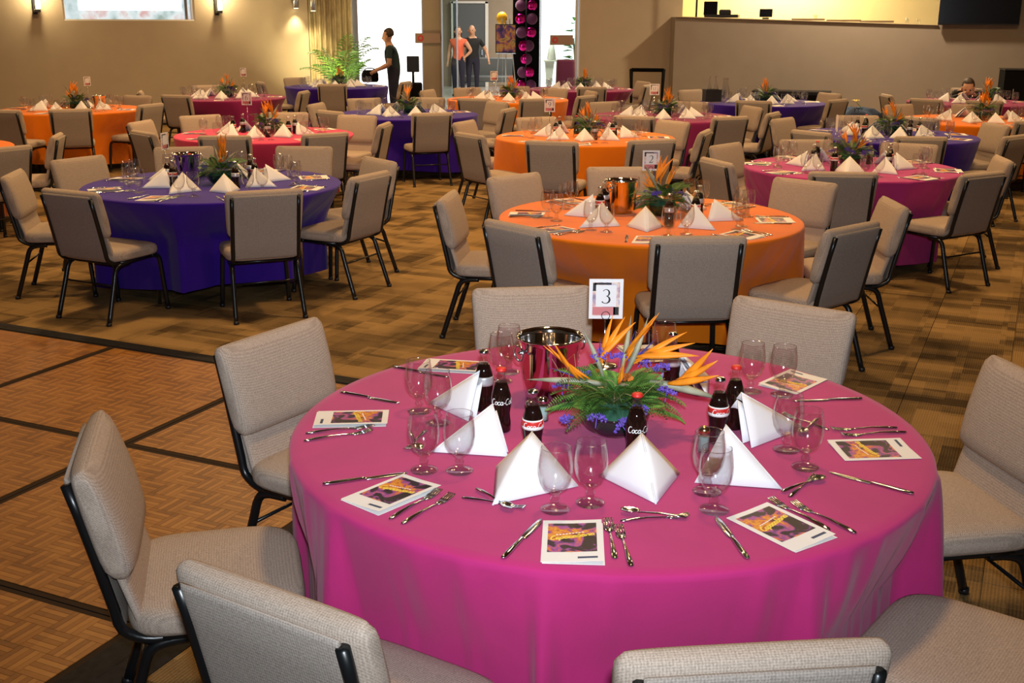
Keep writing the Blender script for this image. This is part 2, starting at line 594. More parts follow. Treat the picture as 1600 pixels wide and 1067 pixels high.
# dance floor extents in grid coordinates
T_EDGES = [-7.40, -6.17, -4.942, -3.712, -2.482]
N_EDGES = [0.03, 1.25, 2.475, 3.700, 4.920]

fl = MB().box((-1.0, 12.5, -0.035), (36, 33, 0.05)).obj('floor', 'carpet', smooth=False)
struct(fl, 'brown patterned carpet tile floor of the hall')
TS = 0.5
tile = MB().box((0, 0, -0.005), (TS - 0.003, TS - 0.003, 0.010), bev=0.0015).mesh('carpet_tile', 'carpet', smooth=False)
cand, rest = [], MB()
for i in range(-34, 34):
    for j in range(-8, 62):
        t, n = (i + 0.5) * TS, (j + 0.5) * TS
        x, y, _ = grid_pt(t, n)
        if y < 0.6 or y > 24.5 or x < -12 or x > 12:
            continue
        if T_EDGES[0] - 0.2 < t < T_EDGES[-1] - 0.05 and N_EDGES[0] < n < N_EDGES[-1] - 0.15:
            continue
        q = project(x, y, 0)
        if q is None or not (-80 < q[0] < 1680 and q[1] < 1180):
            continue
        cand.append((q[2], t, n))
cand.sort()
for k, (d, t, n) in enumerate(cand):
    p = grid_pt(t, n)
    if k < 300:
        link('carpet_tile', tile, fl, p, ANG)
    else:
        rest.box((p[0], p[1], -0.005), (TS - 0.003, TS - 0.003, 0.010), rz=ANG)
rf = rest.obj('carpet_tile_field', 'carpet', fl, smooth=False)
rf['kind'] = 'stuff'

# dance floor: panels with parquet blocks in dark frames
df = thing('dance_floor', 'portable parquet dance floor of square panels with dark seams at left', 'dance floor', grid_pt(T_EDGES[-1], N_EDGES[-1]), ANG)
BS = 1.170 / 10
bm_ = MB()
for k in range(5):
    bm_.box((0, (k - 2) * BS / 5, 0.0015), (BS - 0.0012, BS / 5 - 0.0012, 0.003), bev=0.0004)
block = bm_.mesh('parquet_block', 'parquet_wood', smooth=False)
panel_me = MB().box((0, 0, 0.005), (1.224, 1.219, 0.010)).mesh('panel', 'panel_seam', smooth=False)
blocks = []
for a in range(4):
    for c in range(4):
        tc_ = (T_EDGES[a] + T_EDGES[a + 1]) / 2 - T_EDGES[-1]
        nc_ = (N_EDGES[c] + N_EDGES[c + 1]) / 2 - N_EDGES[-1]
        po = link('panel', panel_me, df, (tc_, nc_, 0))
        for i in range(10):
            for j in range(10):
                bx, by = (i - 4.5) * BS, (j - 4.5) * BS
                w = grid_pt(tc_ + bx + T_EDGES[-1], nc_ + by + N_EDGES[-1])
                q = project(*w)
                vis = q is not None and -20 < q[0] < 520 and q[1] < 1085
                blocks.append((0 if vis else 1, q[2] if q else 99, po, bx, by, (i + j) % 2))
blocks.sort(key=lambda e: (e[0], e[1]))
rest = {}
for k, (nv, d, po, bx, by, odd) in enumerate(blocks):
    if k < 300:
        link('parquet_block', block, po, (bx, by, 0.010), PI / 2 if odd else 0)
    else:
        mb = rest.setdefault(po.name, (po, MB()))[1]
        for s_ in range(5):
            o_ = (s_ - 2) * BS / 5
            mb.box((bx + (o_ if odd else 0), by + (0 if odd else o_), 0.0115), (BS / 5 - 0.0012 if odd else BS - 0.0012, BS - 0.0012 if odd else BS / 5 - 0.0012, 0.003))
for po, mb in rest.values():
    o = mb.obj('parquet_blocks', 'parquet_wood', po, smooth=False)
    o['kind'] = 'stuff'
def ramp(name, x0, y0, x1, y1, w):
    """edge strip from a to b with a lip and a slope falling away to the left of the direction"""
    d = Vector((x1 - x0, y1 - y0, 0))
    L = d.length
    d.normalize()
    s_ = Vector((d.y, -d.x, 0))
    prof = [(0, 0), (0, 0.0135), (w * 0.42, 0.0125), (w * 0.44, 0.0105), (w * 0.46, 0.0120), (w, 0.003), (w, 0)]
    rings = []
    for p0 in (Vector((x0, y0, 0)), Vector((x1, y1, 0))):
        rings.append([p0 + s_ * u + Vector((0, 0, z)) for u, z in prof])
    return MB().loft(rings).obj(name, 'edge_black', df, smooth=False)
for c in range(4):
    y0, y1 = N_EDGES[c] - N_EDGES[-1], N_EDGES[c + 1] - N_EDGES[-1]
    ramp('edge_ramp', -0.001, y0, -0.001, y1 - 0.002, 0.215)
    x0, x1 = T_EDGES[c] - T_EDGES[-1], T_EDGES[c + 1] - T_EDGES[-1]
    ramp('edge_ramp', x1 - 0.002, 0.001, x0, 0.001, 0.13)

WH = 4.6
def wall(name, pts, z0, z1, th, m_, label):
    """upright slab between plan points a and b; thickness lies behind (to the left of a to b)"""
    (ax, ay), (bx, by) = pts
    z0 = z0 if isinstance(z0, tuple) else (z0, z0)
    z1 = z1 if isinstance(z1, tuple) else (z1, z1)
    d = Vector((bx - ax, by - ay, 0)).normalized()
    nrm = Vector((-d.y, d.x, 0)) * th
    vs = [(ax, ay, z0[0]), (bx, by, z0[1]), (bx + nrm.x, by + nrm.y, z0[1]), (ax + nrm.x, ay + nrm.y, z0[0]),
          (ax, ay, z1[0]), (bx, by, z1[1]), (bx + nrm.x, by + nrm.y, z1[1]), (ax + nrm.x, ay + nrm.y, z1[0])]
    o = MB().add(vs, [(3, 2, 1, 0), (4, 5, 6, 7), (0, 1, 5, 4), (1, 2, 6, 5), (2, 3, 7, 6), (3, 0, 4, 7)]).obj(name, m_, smooth=False)
    return struct(o, label)

LA, LB = Vector((-11.5, 18.95)), Vector((-4.05, 23.08))
LD = (LB - LA).normalized()
def lw(px):           # parameter along the left wall seen at image column px (eye level)
    k = (px - 800) / FPX * math.cos(PITCH)
    # solve LA + s*LD with x = k*y
    return (k * LA.y - LA.x) / (LD.x - k * LD.y)
W0, W1 = lw(97), lw(303)
def lp(s_):
    p = LA + LD * s_
    return (p.x, p.y)
LL = (LB - LA).length
SILL = 1.885
wl = wall('wall_left', (lp(0), lp(W0)), 0, WH, 0.25, 'wall_tan', 'tan plaster wall on the left with sconces and a high window')
for a, b_, z0, z1 in ((W0, W1, 0, SILL), (W0, W1, 3.1, WH), (W1, LL, 0, WH)):
    w_ = wall('wall_left', (lp(a), lp(b_)), z0, z1, 0.25, 'wall_tan', None)
    w_.parent = wl
    for k in ('kind', 'label'):
        if k in w_.keys():
            del w_[k]
    w_.name = 'wall_section'
# high window
def wall_obj(mb, name, m_, parent=None, off=0.0, smooth=False):
    """mesh given in wall coordinates (along, outwards, up) put on the left wall"""
    nrm = Vector((LD.y, -LD.x))
    mb.v = [(LA.x + LD.x * a + nrm.x * (b_ + off), LA.y + LD.y * a + nrm.y * (b_ + off), c) for a, b_, c in mb.v]
    return mb.obj(name, m_, parent, smooth=smooth)
win = wall_obj(MB().box(((W0 + W1) / 2, -0.20, (SILL + 3.1) / 2), (W1 - W0, 0.02, 3.1 - SILL)), 'window_1', 'window_view')
struct(win, 'high window in the left wall with bright daylight view')
fr = MB()
fr.box(((W0 + W1) / 2, -0.12, SILL + 0.012), (W1 - W0, 0.22, 0.024))
fr.box((W0 + 0.02, -0.12, 2.5), (0.04, 0.2, 1.2)).box((W1 - 0.02, -0.12, 2.5), (0.04, 0.2, 1.2))
wall_obj(fr, 'window_frame', 'white_paint', win)
wall_obj(MB().box((W1 - 0.13, -0.15, 2.5), (0.05, 0.06, 1.2)), 'mullion', 'alu', win)
wall_obj(MB().box(((W0 + W1) / 2 + 0.05, -0.17, 2.29), (W1 - W0 - 0.5, 0.02, 0.45)), 'blind', 'white_glow', win)

BY = 23.2
wall('wall_back', ((-1.80, BY), (-1.42, BY)), 0, WH, 0.2, 'lobby_wall', 'narrow brown wall between the bright window and the doorway')
wall('trim_1', ((-4.05, BY + 0.05), (1.30, BY + 0.05)), 2.75, WH, 0.2, 'wall_tan', 'wall over the lobby doorway')
wall('wall_right', ((1.30, BY), (3.35, BY)), 0, WH, 0.2, 'wall_tan', 'plain tan wall right of the lobby doorway')
wall('trim_2', ((1.24, BY - 0.03), (1.32, BY - 0.03)), 0, 2.75, 0.25, 'white_paint', 'pale jamb of the lobby doorway')
wall('trim_3', ((-3.22, BY + 0.1), (-3.12, BY + 0.1)), 0, 2.75, 0.1, 'alu', 'post between curtain and bright window')

# pleated curtain beside the bright window
cv = []
NCOL = 90
for k in range(NCOL + 1):
    u = k / NCOL
    x = -4.10 + 0.92 * u
    y = BY - 0.10 + 0.045 * math.sin(u * 2 * PI * 9) + 0.012 * math.sin(u * 41)
    cv.append((x, y))
vs = [(x, y, z) for z in (0.02, 2.75) for x, y in cv] + [(x, y + 0.006, z) for z in (0.02, 2.75) for x, y in cv]
N1 = NCOL + 1
fs = [(i, i + 1, N1 + i + 1, N1 + i) for i in range(NCOL)] + [(2 * N1 + i + 1, 2 * N1 + i, 3 * N1 + i, 3 * N1 + i + 1) for i in range(NCOL)]
tag(MB().add(vs, fs).obj('pleated_curtain', 'curtain_cloth'), 'cream pleated curtain hanging behind the potted palm', 'curtain')

w2 = struct(MB().box((-2.46, BY + 0.12, 1.375), (1.30, 0.02, 2.75)).obj('window_2', 'white_glow', smooth=False), 'blown-out white daylight window behind the standing man')
fr = MB().box((-2.46, BY + 0.09, 0.03), (1.34, 0.06, 0.06)).box((-1.81, BY + 0.09, 1.37), (0.03, 0.06, 2.75)).box((-3.11, BY + 0.09, 1.37), (0.03, 0.06, 2.75))
fr.obj('window_frame', 'alu', w2, smooth=False)

# low wall in front of the control booth; its top runs slightly downhill to the right
PA, PB, PC = (3.13, 22.6), (7.70, 21.2), (11.6, 20.0)
wall('wall_front', (PA, PB), 0, (1.99, 1.862), 0.22, 'wall_grey', 'grey-tan low wall in front of the lit control booth')
wall('wall_side', (PB, PC), 0, WH, 0.22, 'wall_grey', 'grey-tan full height wall behind the black screen')
wall('trim_4', ((3.13, 22.57), (7.70, 21.17)), (1.99, 1.862), (2.005, 1.877), 0.26, 'wall_cream', 'capping along the top of the low booth wall')
wall('wall_end', ((3.13, 23.2), (3.13, 22.6)), 0, 1.99, 0.0001 + 0.12, 'wall_grey', 'end of the low booth wall')
wall('wall_booth', ((3.35, 25.4), (12.5, 23.8)), 0, WH, 0.2, 'wall_cream', 'yellow lit wall inside the control booth')
wall('wall_booth_side', ((3.35, 23.4), (3.35, 25.4)), 0, WH, 0.1, 'wall_cream', 'side wall of the control booth')
struct(MB().box((-0.5, 12, WH + 0.05), (26, 27.4, 0.1)).obj('ceiling', 'ceiling_paint', smooth=False), 'ceiling of the hall')

# lobby beyond the doorway
lf = struct(MB().box((0, 29.5, -0.01), (9, 12.4, 0.02)).obj('floor_lobby', 'lobby_floor', smooth=False), 'pale polished lobby floor')
wall('wall_lobby', ((-4.5, 34.6), (4.5, 34.6)), 0, WH, 0.2, 'lobby_wall', 'brown back wall of the lobby')
wall('wall_lobby_left', ((-4.4, 23.5), (-4.4, 34.6)), 0, WH, 0.1, 'lobby_wall', 'left wall of the lobby')
wall('wall_lobby_right', ((4.4, 34.6), (4.4, 25.6)), 0, WH, 0.1, 'lobby_wall', 'right wall of the lobby')
struct(MB().box((0, 29.5, 4.7), (9, 12.4, 0.1)).obj('ceiling_lobby', 'ceiling_paint', smooth=False), 'lobby ceiling')
d1 = struct(MB().box((-1.29, 34.50, 1.2), (0.92, 0.06, 2.36)).obj('door_1', 'door_grey', smooth=False), 'dark grey door in a bright frame at the back of the lobby')
MB().box((-1.80, 34.48, 1.22), (0.06, 0.1, 2.44)).box((-0.78, 34.48, 1.22), (0.09, 0.1, 2.44)).box((-1.29, 34.48, 2.42), (1.1, 0.1, 0.06)).obj('door_frame', 'white_paint', d1, smooth=False)
MB().box((-0.92, 34.44, 1.0), (0.04, 0.06, 0.16)).obj('door_handle', 'steel', d1, smooth=False)
w3 = struct(MB().box((1.38, 34.0, 1.5), (1.55, 0.04, 3.0)).obj('wall_lobby_glow', 'white_glow', smooth=False), 'glowing white panel standing for the brightly lit wall at the right of the lobby')  # a brightly lit wall, not a window: its light is put in as emission
# glass door leaf standing open, with push plate sign
gd = struct(MB().box((-1.27, BY - 0.02, 1.3), (0.30, 0.014, 2.6)).obj('door_2', 'pane_glass', smooth=False), 'clear glass door leaf left of the lobby opening')
MB().box((-1.415, BY - 0.02, 1.3), (0.03, 0.05, 2.6)).box((-1.115, BY - 0.02, 1.3), (0.03, 0.05, 2.6)).box((-1.27, BY - 0.02, 0.06), (0.3, 0.05, 0.1)).obj('door_stile', 'alu', gd, smooth=False)
gd2 = struct(MB().box((0.92, BY - 0.02, 1.3), (0.76, 0.014, 2.6)).obj('door_3', 'pane_glass', smooth=False), 'clear glass door leaf at the right of the lobby opening')
MB().box((0.54, BY - 0.02, 1.3), (0.035, 0.05, 2.6)).box((1.285, BY - 0.02, 1.3), (0.03, 0.05, 2.6)).obj('door_stile', 'alu', gd2, smooth=False)
for nm, x, z, w_ in (('beside the standing man', -1.70, 1.57, 0.50), ('on the right glass door', 0.96, 1.545, 0.46)):
    sg = tag(MB().box((x, BY - 0.045, z), (w_, 0.012, 0.19), bev=0.004).obj('door_sign', 'brown_sign', smooth=False), 'beige door sign with a round red emblem ' + nm, 'sign')
    MB().lathe([(0.058, 0), (0.058, 0.004)], 20).tf(Matrix.Translation((x - w_ * 0.28, BY - 0.052, z)) @ Matrix.Rotation(PI / 2, 4, 'X')).obj('emblem', 'ink_red', sg, smooth=False)
    MB().lathe([(0.030, 0), (0.030, 0.004)], 16).tf(Matrix.Translation((x - w_ * 0.28, BY - 0.057, z)) @ Matrix.Rotation(PI / 2, 4, 'X')).obj('emblem_centre', 'brown_sign', sg, smooth=False)

# wall sconces
def sconce(i, s_, z, label, body='black_plastic', power=26):
    t = thing('wall_sconce', label, 'wall lamp', (*lp(s_), z), math.atan2(LD.y, LD.x), 'wall sconces on the left wall')
    MB().box((0, -0.02, 0.18), (0.07, 0.04, 0.52), bev=0.005).obj('back_plate', body, t, smooth=False)
    MB().box((0.02, -0.09, -0.02), (0.11, 0.12, 0.05), bev=0.006).obj('bracket', body, t, smooth=False)
    MB().lathe([(0.035, 0.0), (0.042, 0.02), (0.045, 0.45), (0.03, 0.47)], 14, (0.045, -0.10, 0.01)).obj('glass_shade', 'lamp_glow', t)
    l = bpy.data.lights.new('sconce_light', 'POINT')
    l.energy = power
    l.color = (1.0, 0.78, 0.42)
    l.shadow_soft_size = 0.05
    lo = bpy.data.objects.new('sconce_light', l)
    COL.objects.link(lo)
    lo.parent = t
    lo.location = (0.05, -0.24, 0.3)
sconce(0, lw(54), 2.07, 'black wall sconce with glowing shade left of the high window')
sconce(1, lw(337), 2.07, 'black wall sconce with glowing shade right of the high window')
for i, px in enumerate((459, 495)):
    s_ = lw(px)
    t = thing('wall_downlight', ('grey tubular wall downlight nearer the window wall' if i == 0 else 'grey tubular wall downlight beside the pleated curtain'), 'wall lamp', (*lp(min(s_, LL - 0.1)), 2.13 - 0.05 * i), math.atan2(LD.y, LD.x), 'tubular downlights by the curtain')
    if i:
        t.location = (-3.95, BY - 0.25, 2.08)
    MB().lathe([(0.055, 0), (0.06, 0.01), (0.06, 0.4)], 16, (0, -0.09, 0)).obj('shade', 'alu', t)
    MB().box((0, -0.02, 0.25), (0.06, 0.05, 0.1)).obj('bracket', 'alu', t, smooth=False)
    MB().lathe([(0.045, -0.004), (0.045, 0.0)], 14, (0, -0.09, 0)).obj('bulb', 'lamp_glow', t)
    l = bpy.data.lights.new('downlight_light', 'SPOT')
    l.energy = 60
    l.color = (1.0, 0.80, 0.42)
    l.spot_size = 1.5
    l.spot_blend = 0.8
    l.shadow_soft_size = 0.05
    lo = bpy.data.objects.new('downlight_light', l)
    COL.objects.link(lo)
    lo.parent = t
    lo.location = (0, -0.12, -0.03)

# ------------------------------------------------------------------ chairs
def lean(z):
    return -0.205 - (z - 0.42) * 0.22 - 0.05 * max(0, z - 0.7) ** 1.2

def make_chair(kindname, label):
    t = thing(kindname, label, 'chair')
    # seat cushion, crowned with rounded edges
    rings = []
    for z, s_, in ((0.402, 0.93), (0.405, 0.97), (0.418, 0.995), (0.440, 1.0), (0.458, 0.985), (0.469, 0.955), (0.476, 0.89), (0.481, 0.70), (0.483, 0.4), (0.4835, 0.08)):
        rings.append([(x, y, zz - (0.012 * max(0, y / 0.235) ** 3 if z > 0.43 else 0)) for x, y, zz in superell(0.25 * s_ if s_ > 0.5 else 0.25 * s_, 0.232 * s_, 5.0, 36, 0, 0.0, z)])
    MB().loft(rings).obj('seat', 'chair_fabric', t)
    # upper back cushion
    rings = []
    z0, z1 = 0.565, 0.872
    vs_ = [0, 0.012, 0.04, 0.10, 0.2, 0.32, 0.45, 0.6, 0.75, 0.86, 0.93, 0.97, 0.99, 1.0]
    for v in vs_:
        z = z0 + (z1 - z0) * v
        endt = min(1.0, (min(v, 0.14) / 0.14)) if v < 0.14 else min(1.0, (min(1 - v, 0.11) / 0.11))
        rnd = max(0.12, math.sqrt(max(0, 1 - (1 - endt) ** 2)))
        bt = (0.046 - 0.012 * v + 0.010 * math.sin(PI * v)) * rnd
        ax = 0.252 - 0.030 * (1 - rnd) - 0.012 * (1 - v)
        cy = lean(z) + 0.012 + (0.006 if v > 0.97 else 0)
        rings.append([(x, y, z) for x, y, _ in superell(ax, bt, 4.0, 32, 0, cy, z)])
    MB().loft(rings).obj('backrest', 'chair_fabric', t)
    # lower back panel, thinner and set forward towards the seat
    rings = []
    for v in (0, 0.05, 0.2, 0.5, 0.8, 1.0):
        z = 0.425 + 0.17 * v
        bt = 0.018 if v > 0.02 else 0.008
        rings.append([(x, y, z) for x, y, _ in superell(0.222, bt, 4.0, 24, 0, lean(z) + 0.012 * (1 - v) + 0.008, z)])
    MB().loft(rings).obj('lower_back_panel', 'chair_fabric', t)
    # flat fabric on the rear
    rings = []
    for v in (0, 0.03, 0.25, 0.5, 0.75, 0.97, 1.0):
        z = 0.415 + 0.43 * v
        bt = 0.010 if 0 < v < 1 else 0.004
        rings.append([(x, y, z) for x, y, _ in superell(0.206, bt, 6.0, 24, 0, lean(z) - 0.031, z)])
    MB().loft(rings).obj('rear_panel', 'chair_fabric_shaded', t)
    for s_ in (-1, 1):
        X = 0.213 * s_
        up = [(X, lean(z) - 0.033, z) for z in (0.832, 0.75, 0.65, 0.55, 0.48)]
        MB().tube(up + smooth_path([up[-1], (X, lean(0.43) - 0.03, 0.425), (X, -0.185, 0.392), (X, -0.12, 0.388)], 3)[1:], 0.0145, 8).obj('upright', 'black_steel', t)
        MB().tube([(X, -0.14, 0.389), (X, 0.0, 0.391), (X, 0.15, 0.392)], 0.0145, 8).obj('seat_rail', 'black_steel', t)
        MB().tube(smooth_path([(X, 0.14, 0.392), (X, 0.185, 0.386), (X + 0.003 * s_, 0.212, 0.355), (X + 0.008 * s_, 0.222, 0.25), (X + 0.02 * s_, 0.240, 0.004)], 4), 0.0160, 8).obj('leg', 'black_steel', t)
        MB().tube(smooth_path([(X - 0.002 * s_, -0.06, 0.380), (X, -0.13, 0.376), (X + 0.002 * s_, -0.178, 0.35), (X + 0.006 * s_, -0.212, 0.25), (X + 0.016 * s_, -0.292, 0.004)], 4), 0.0160, 8).obj('leg', 'black_steel', t)
        for fy, fx in ((0.240, 0.02), (-0.292, 0.016)):
            MB().lathe([(0.018, 0.0), (0.019, 0.012), (0.017, 0.022)], 10, (X + fx * s_, fy, 0)).obj('foot_cap', 'black_plastic', t)
    MB().tube([(-0.22, -0.212, 0.25), (0.22, -0.212, 0.25)], 0.007, 6).obj('stretcher', 'black_steel', t)
    MB().tube([(-0.22, -0.175, 0.385), (0.22, -0.175, 0.385)], 0.010, 6).obj('rear_rail', 'black_steel', t)
    return t

TABLES = {'T1': (0.28, 3.14, 0.915), 'T2': (0.84, 6.85, 0.915), 'T3': (-2.19, 8.23, 0.915), 'T4': (2.80, 9.35, 0.86), 'T5': (-5.85, 15.20, 0.915),
          'T6': (-2.60, 11.93, 0.915), 'T7': (-1.37, 14.66, 0.915), 'T8': (0.75, 11.79, 0.915), 'T9': (3.98, 12.10, 0.915), 'T12': (1.89, 14.42, 0.915),
          'T13': (-0.08, 17.52, 0.915), 'T15': (3.71, 17.04, 0.915), 'T10': (-4.44, 17.70, 0.915), 'T11': (-3.18, 20.74, 0.915), 'T14': (1.20, 20.26, 0.915),
          'T16': (5.73, 14.04, 0.915), 'T17': (6.90, 17.30, 0.915), 'T18': (-5.62, 10.50, 0.915)}
# (x, y) under the top of the backrest, direction faced in degrees, seat angle seen from the table
CHAIRS = {'T1': [(-0.85, 3.77, 328, 151), (-1.11, 2.75, 14, -164), (-0.47, 1.94, 58, -122), (0.43, 1.74, 96, -84), (1.10, 4.25, 234, 54), (0.08, 4.52, 278, 98), (1.33, 2.22, 142, -38), (1.64, 3.33, 190, 8)],
          'T2': [(0.80, 8.47, 274, 92), (0.00, 8.00, 313, 126), (-0.42, 7.04, 352, 172), (0.01, 5.98, 42, -134), (0.95, 5.65, 93, -85), (1.84, 5.99, 131, -41), (2.34, 6.83, 178, -1), (2.03, 7.78, 225, 38)],
          'T3': [(-3.44, 8.92, 328, 151), (-2.82, 9.72, 284, 113), (-1.80, 9.80, 266, 76), (-1.04, 8.92, 216, 31), (-1.01, 8.01, 154, -11), (-1.59, 7.19, 113, -60), (-2.83, 7.15, 63, -121), (-3.57, 8.01, 9, -171)],
          'T4': [(2.72, 10.55, 272, 94), (3.58, 10.24, 240, 47), (2.41, 8.21, 84, -109), (3.42, 8.19, 122, -62), (3.98, 9.15, 171, -9), (1.60, 8.92, 19, -159), (1.89, 10.14, 318, 139)],
          'T5': [(-5.35, 13.83, 110, -70), (-6.12, 13.69, 80, -100), (-7.09, 15.04, 7, -173), (-5.35, 16.38, 247, 67), (-4.65, 14.73, 159, -21)],
          'T6': [(-4.00, 12.21, 349, 169), (-3.60, 11.05, 43, -139), (-3.57, 13.02, 308, 132), (-2.66, 13.48, 273, 92), (-2.71, 10.68, 94, -95), (-1.80, 10.96, 126, -51), (-1.78, 13.11, 250, 55), (-1.35, 12.06, 173, 6)],
          'T7': [(-0.95, 13.48, 109, -71), (-2.08, 15.99, 298, 118), (-2.58, 14.95, 347, 167), (-2.20, 13.72, 47, -133), (-1.20, 16.20, 264, 84), (-0.20, 15.46, 214, 34), (-0.05, 14.22, 161, -19)],
          'T8': [(0.35, 10.30, 75, -105), (0.26, 12.94, 293, 113), (1.77, 12.53, 216, 36), (1.93, 11.38, 160, -20), (1.29, 10.48, 112, -68), (-0.54, 12.37, 336, 156), (-0.42, 10.96, 35, -145)],
          'T12': [(1.39, 13.13, 69, -111), (1.23, 15.48, 302, 122), (2.40, 15.56, 246, 66), (2.50, 13.10, 115, -65), (3.09, 14.74, 195, 15), (3.13, 13.73, 151, -29)],
          'T13': [(1.07, 16.73, 145, -35), (1.23, 17.88, 195, 15), (-0.75, 18.62, 301, 121), (-0.55, 16.04, 72, -108), (0.33, 16.03, 106, -74), (0.03, 19.07, 266, 86), (0.68, 18.51, 233, 53), (-1.35, 18.0, 340, 160)],
          'T15': [(2.81, 18.30, 306, 126), (3.31, 15.78, 72, -108), (4.85, 17.57, 205, 25), (4.57, 16.13, 133, -47)],
          'T9': [(3.04, 12.93, 319, 139), (2.97, 11.36, 36, -144), (4.02, 13.35, 268, 88), (3.90, 10.86, 86, -94), (5.22, 12.30, 189, 9), (4.88, 11.02, 130, -50)],
          'T16': [(4.65, 13.11, 41, -139), (5.82, 12.69, 94, -86), (5.11, 15.21, 298, 118), (6.09, 15.23, 253, 73)],
          'T10': [(-4.85, 16.50, 71, -109), (-5.65, 17.39, 15, -165), (-3.19, 17.57, 174, -6), (-5.07, 19.03, 295, 115)],
          'T11': [(-4.42, 20.15, 25, -155), (-4.10, 21.62, 316, 136), (-3.06, 19.46, 95, -85), (-1.89, 20.37, 164, -16)],
          'T14': [(1.30, 18.95, 94, -86), (2.35, 20.73, 202, 22), (2.32, 19.71, 154, -26)],
          'T18': [(-4.31, 9.64, 146, -34), (-4.30, 10.75, 192, 12)],
          'T17': [(5.86, 16.30, 44, -136), (6.57, 15.98, 76, -104), (5.62, 17.30, 0, 180)]}
TDESC = {'T1': 'front magenta table', 'T2': 'nearer orange table', 'T3': 'violet table beside the dance floor', 'T4': 'right-hand magenta table',
         'T5': 'orange table below the window', 'T6': 'coral table', 'T7': 'violet table in mid hall', 'T8': 'middle orange table',
         'T9': 'violet table at far right', 'T10': 'plum table by the left wall', 'T11': 'violet table by the palm', 'T12': 'plum table in mid hall',
         'T13': 'orange table before the doorway', 'T14': 'furthest plum table', 'T15': 'violet table by the booth',
         'T16': 'orange table at right edge', 'T17': 'plum table by the seated person', 'T18': 'orange table cut by the left edge'}
SECT = ['right', 'far right', 'far', 'far left', 'left', 'near left', 'near', 'near right']
def sectors(angs):
    """one direction word for each seat, no word twice"""
    order = sorted(range(len(angs)), key=lambda i: abs(((angs[i] + 22.5) % 45) - 22.5))
    used, out = set(), [None] * len(angs)
    for i in order:
        for k in sorted(range(8), key=lambda k: abs((angs[i] - 45 * k + 180) % 360 - 180)):
            if k not in used:
                used.add(k)
                out[i] = SECT[k]
                break
    return out

proto = None
SEATS = {}
CH_T1 = {'left': 'seen edge-on', 'near left': 'with its back to the camera', 'near': 'with only its top in frame', 'near right': 'cut by the right edge'}
for t, lst in CHAIRS.items():
    names = sectors([c[3] for c in lst])
    SEATS[t] = []
    for (x, y, face, ang), nm in zip(lst, names):
        fa = math.radians(face)
        ox, oy = x + 0.305 * math.cos(fa), y + 0.305 * math.sin(fa)
        lab = 'tan padded chair, %s seat of the %s' % (nm, TDESC[t])
        if proto is None:
            proto = make_chair('banquet_chair', lab)
            c = proto
        else:
            c = copy_tree(proto)
            tag(c, lab, 'chair')
        c['group'] = 'tan chairs around the ' + TDESC[t]
        zz = 0.0135 if (t == 'T1' and nm == 'far left') else 0.0
        c.location = (ox, oy, zz)
        c.rotation_euler = (0, 0, fa - PI / 2)
        SEATS[t].append((ox, oy, fa))

# ------------------------------------------------------------------ tables and cloths
TZ = 0.762
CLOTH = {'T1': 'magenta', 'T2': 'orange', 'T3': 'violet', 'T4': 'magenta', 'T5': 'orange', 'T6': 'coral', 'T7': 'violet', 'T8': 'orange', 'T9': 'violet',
         'T10': 'plum', 'T11': 'violet', 'T12': 'plum', 'T13': 'orange', 'T14': 'plum', 'T15': 'violet', 'T16': 'orange', 'T17': 'plum', 'T18': 'orange'}

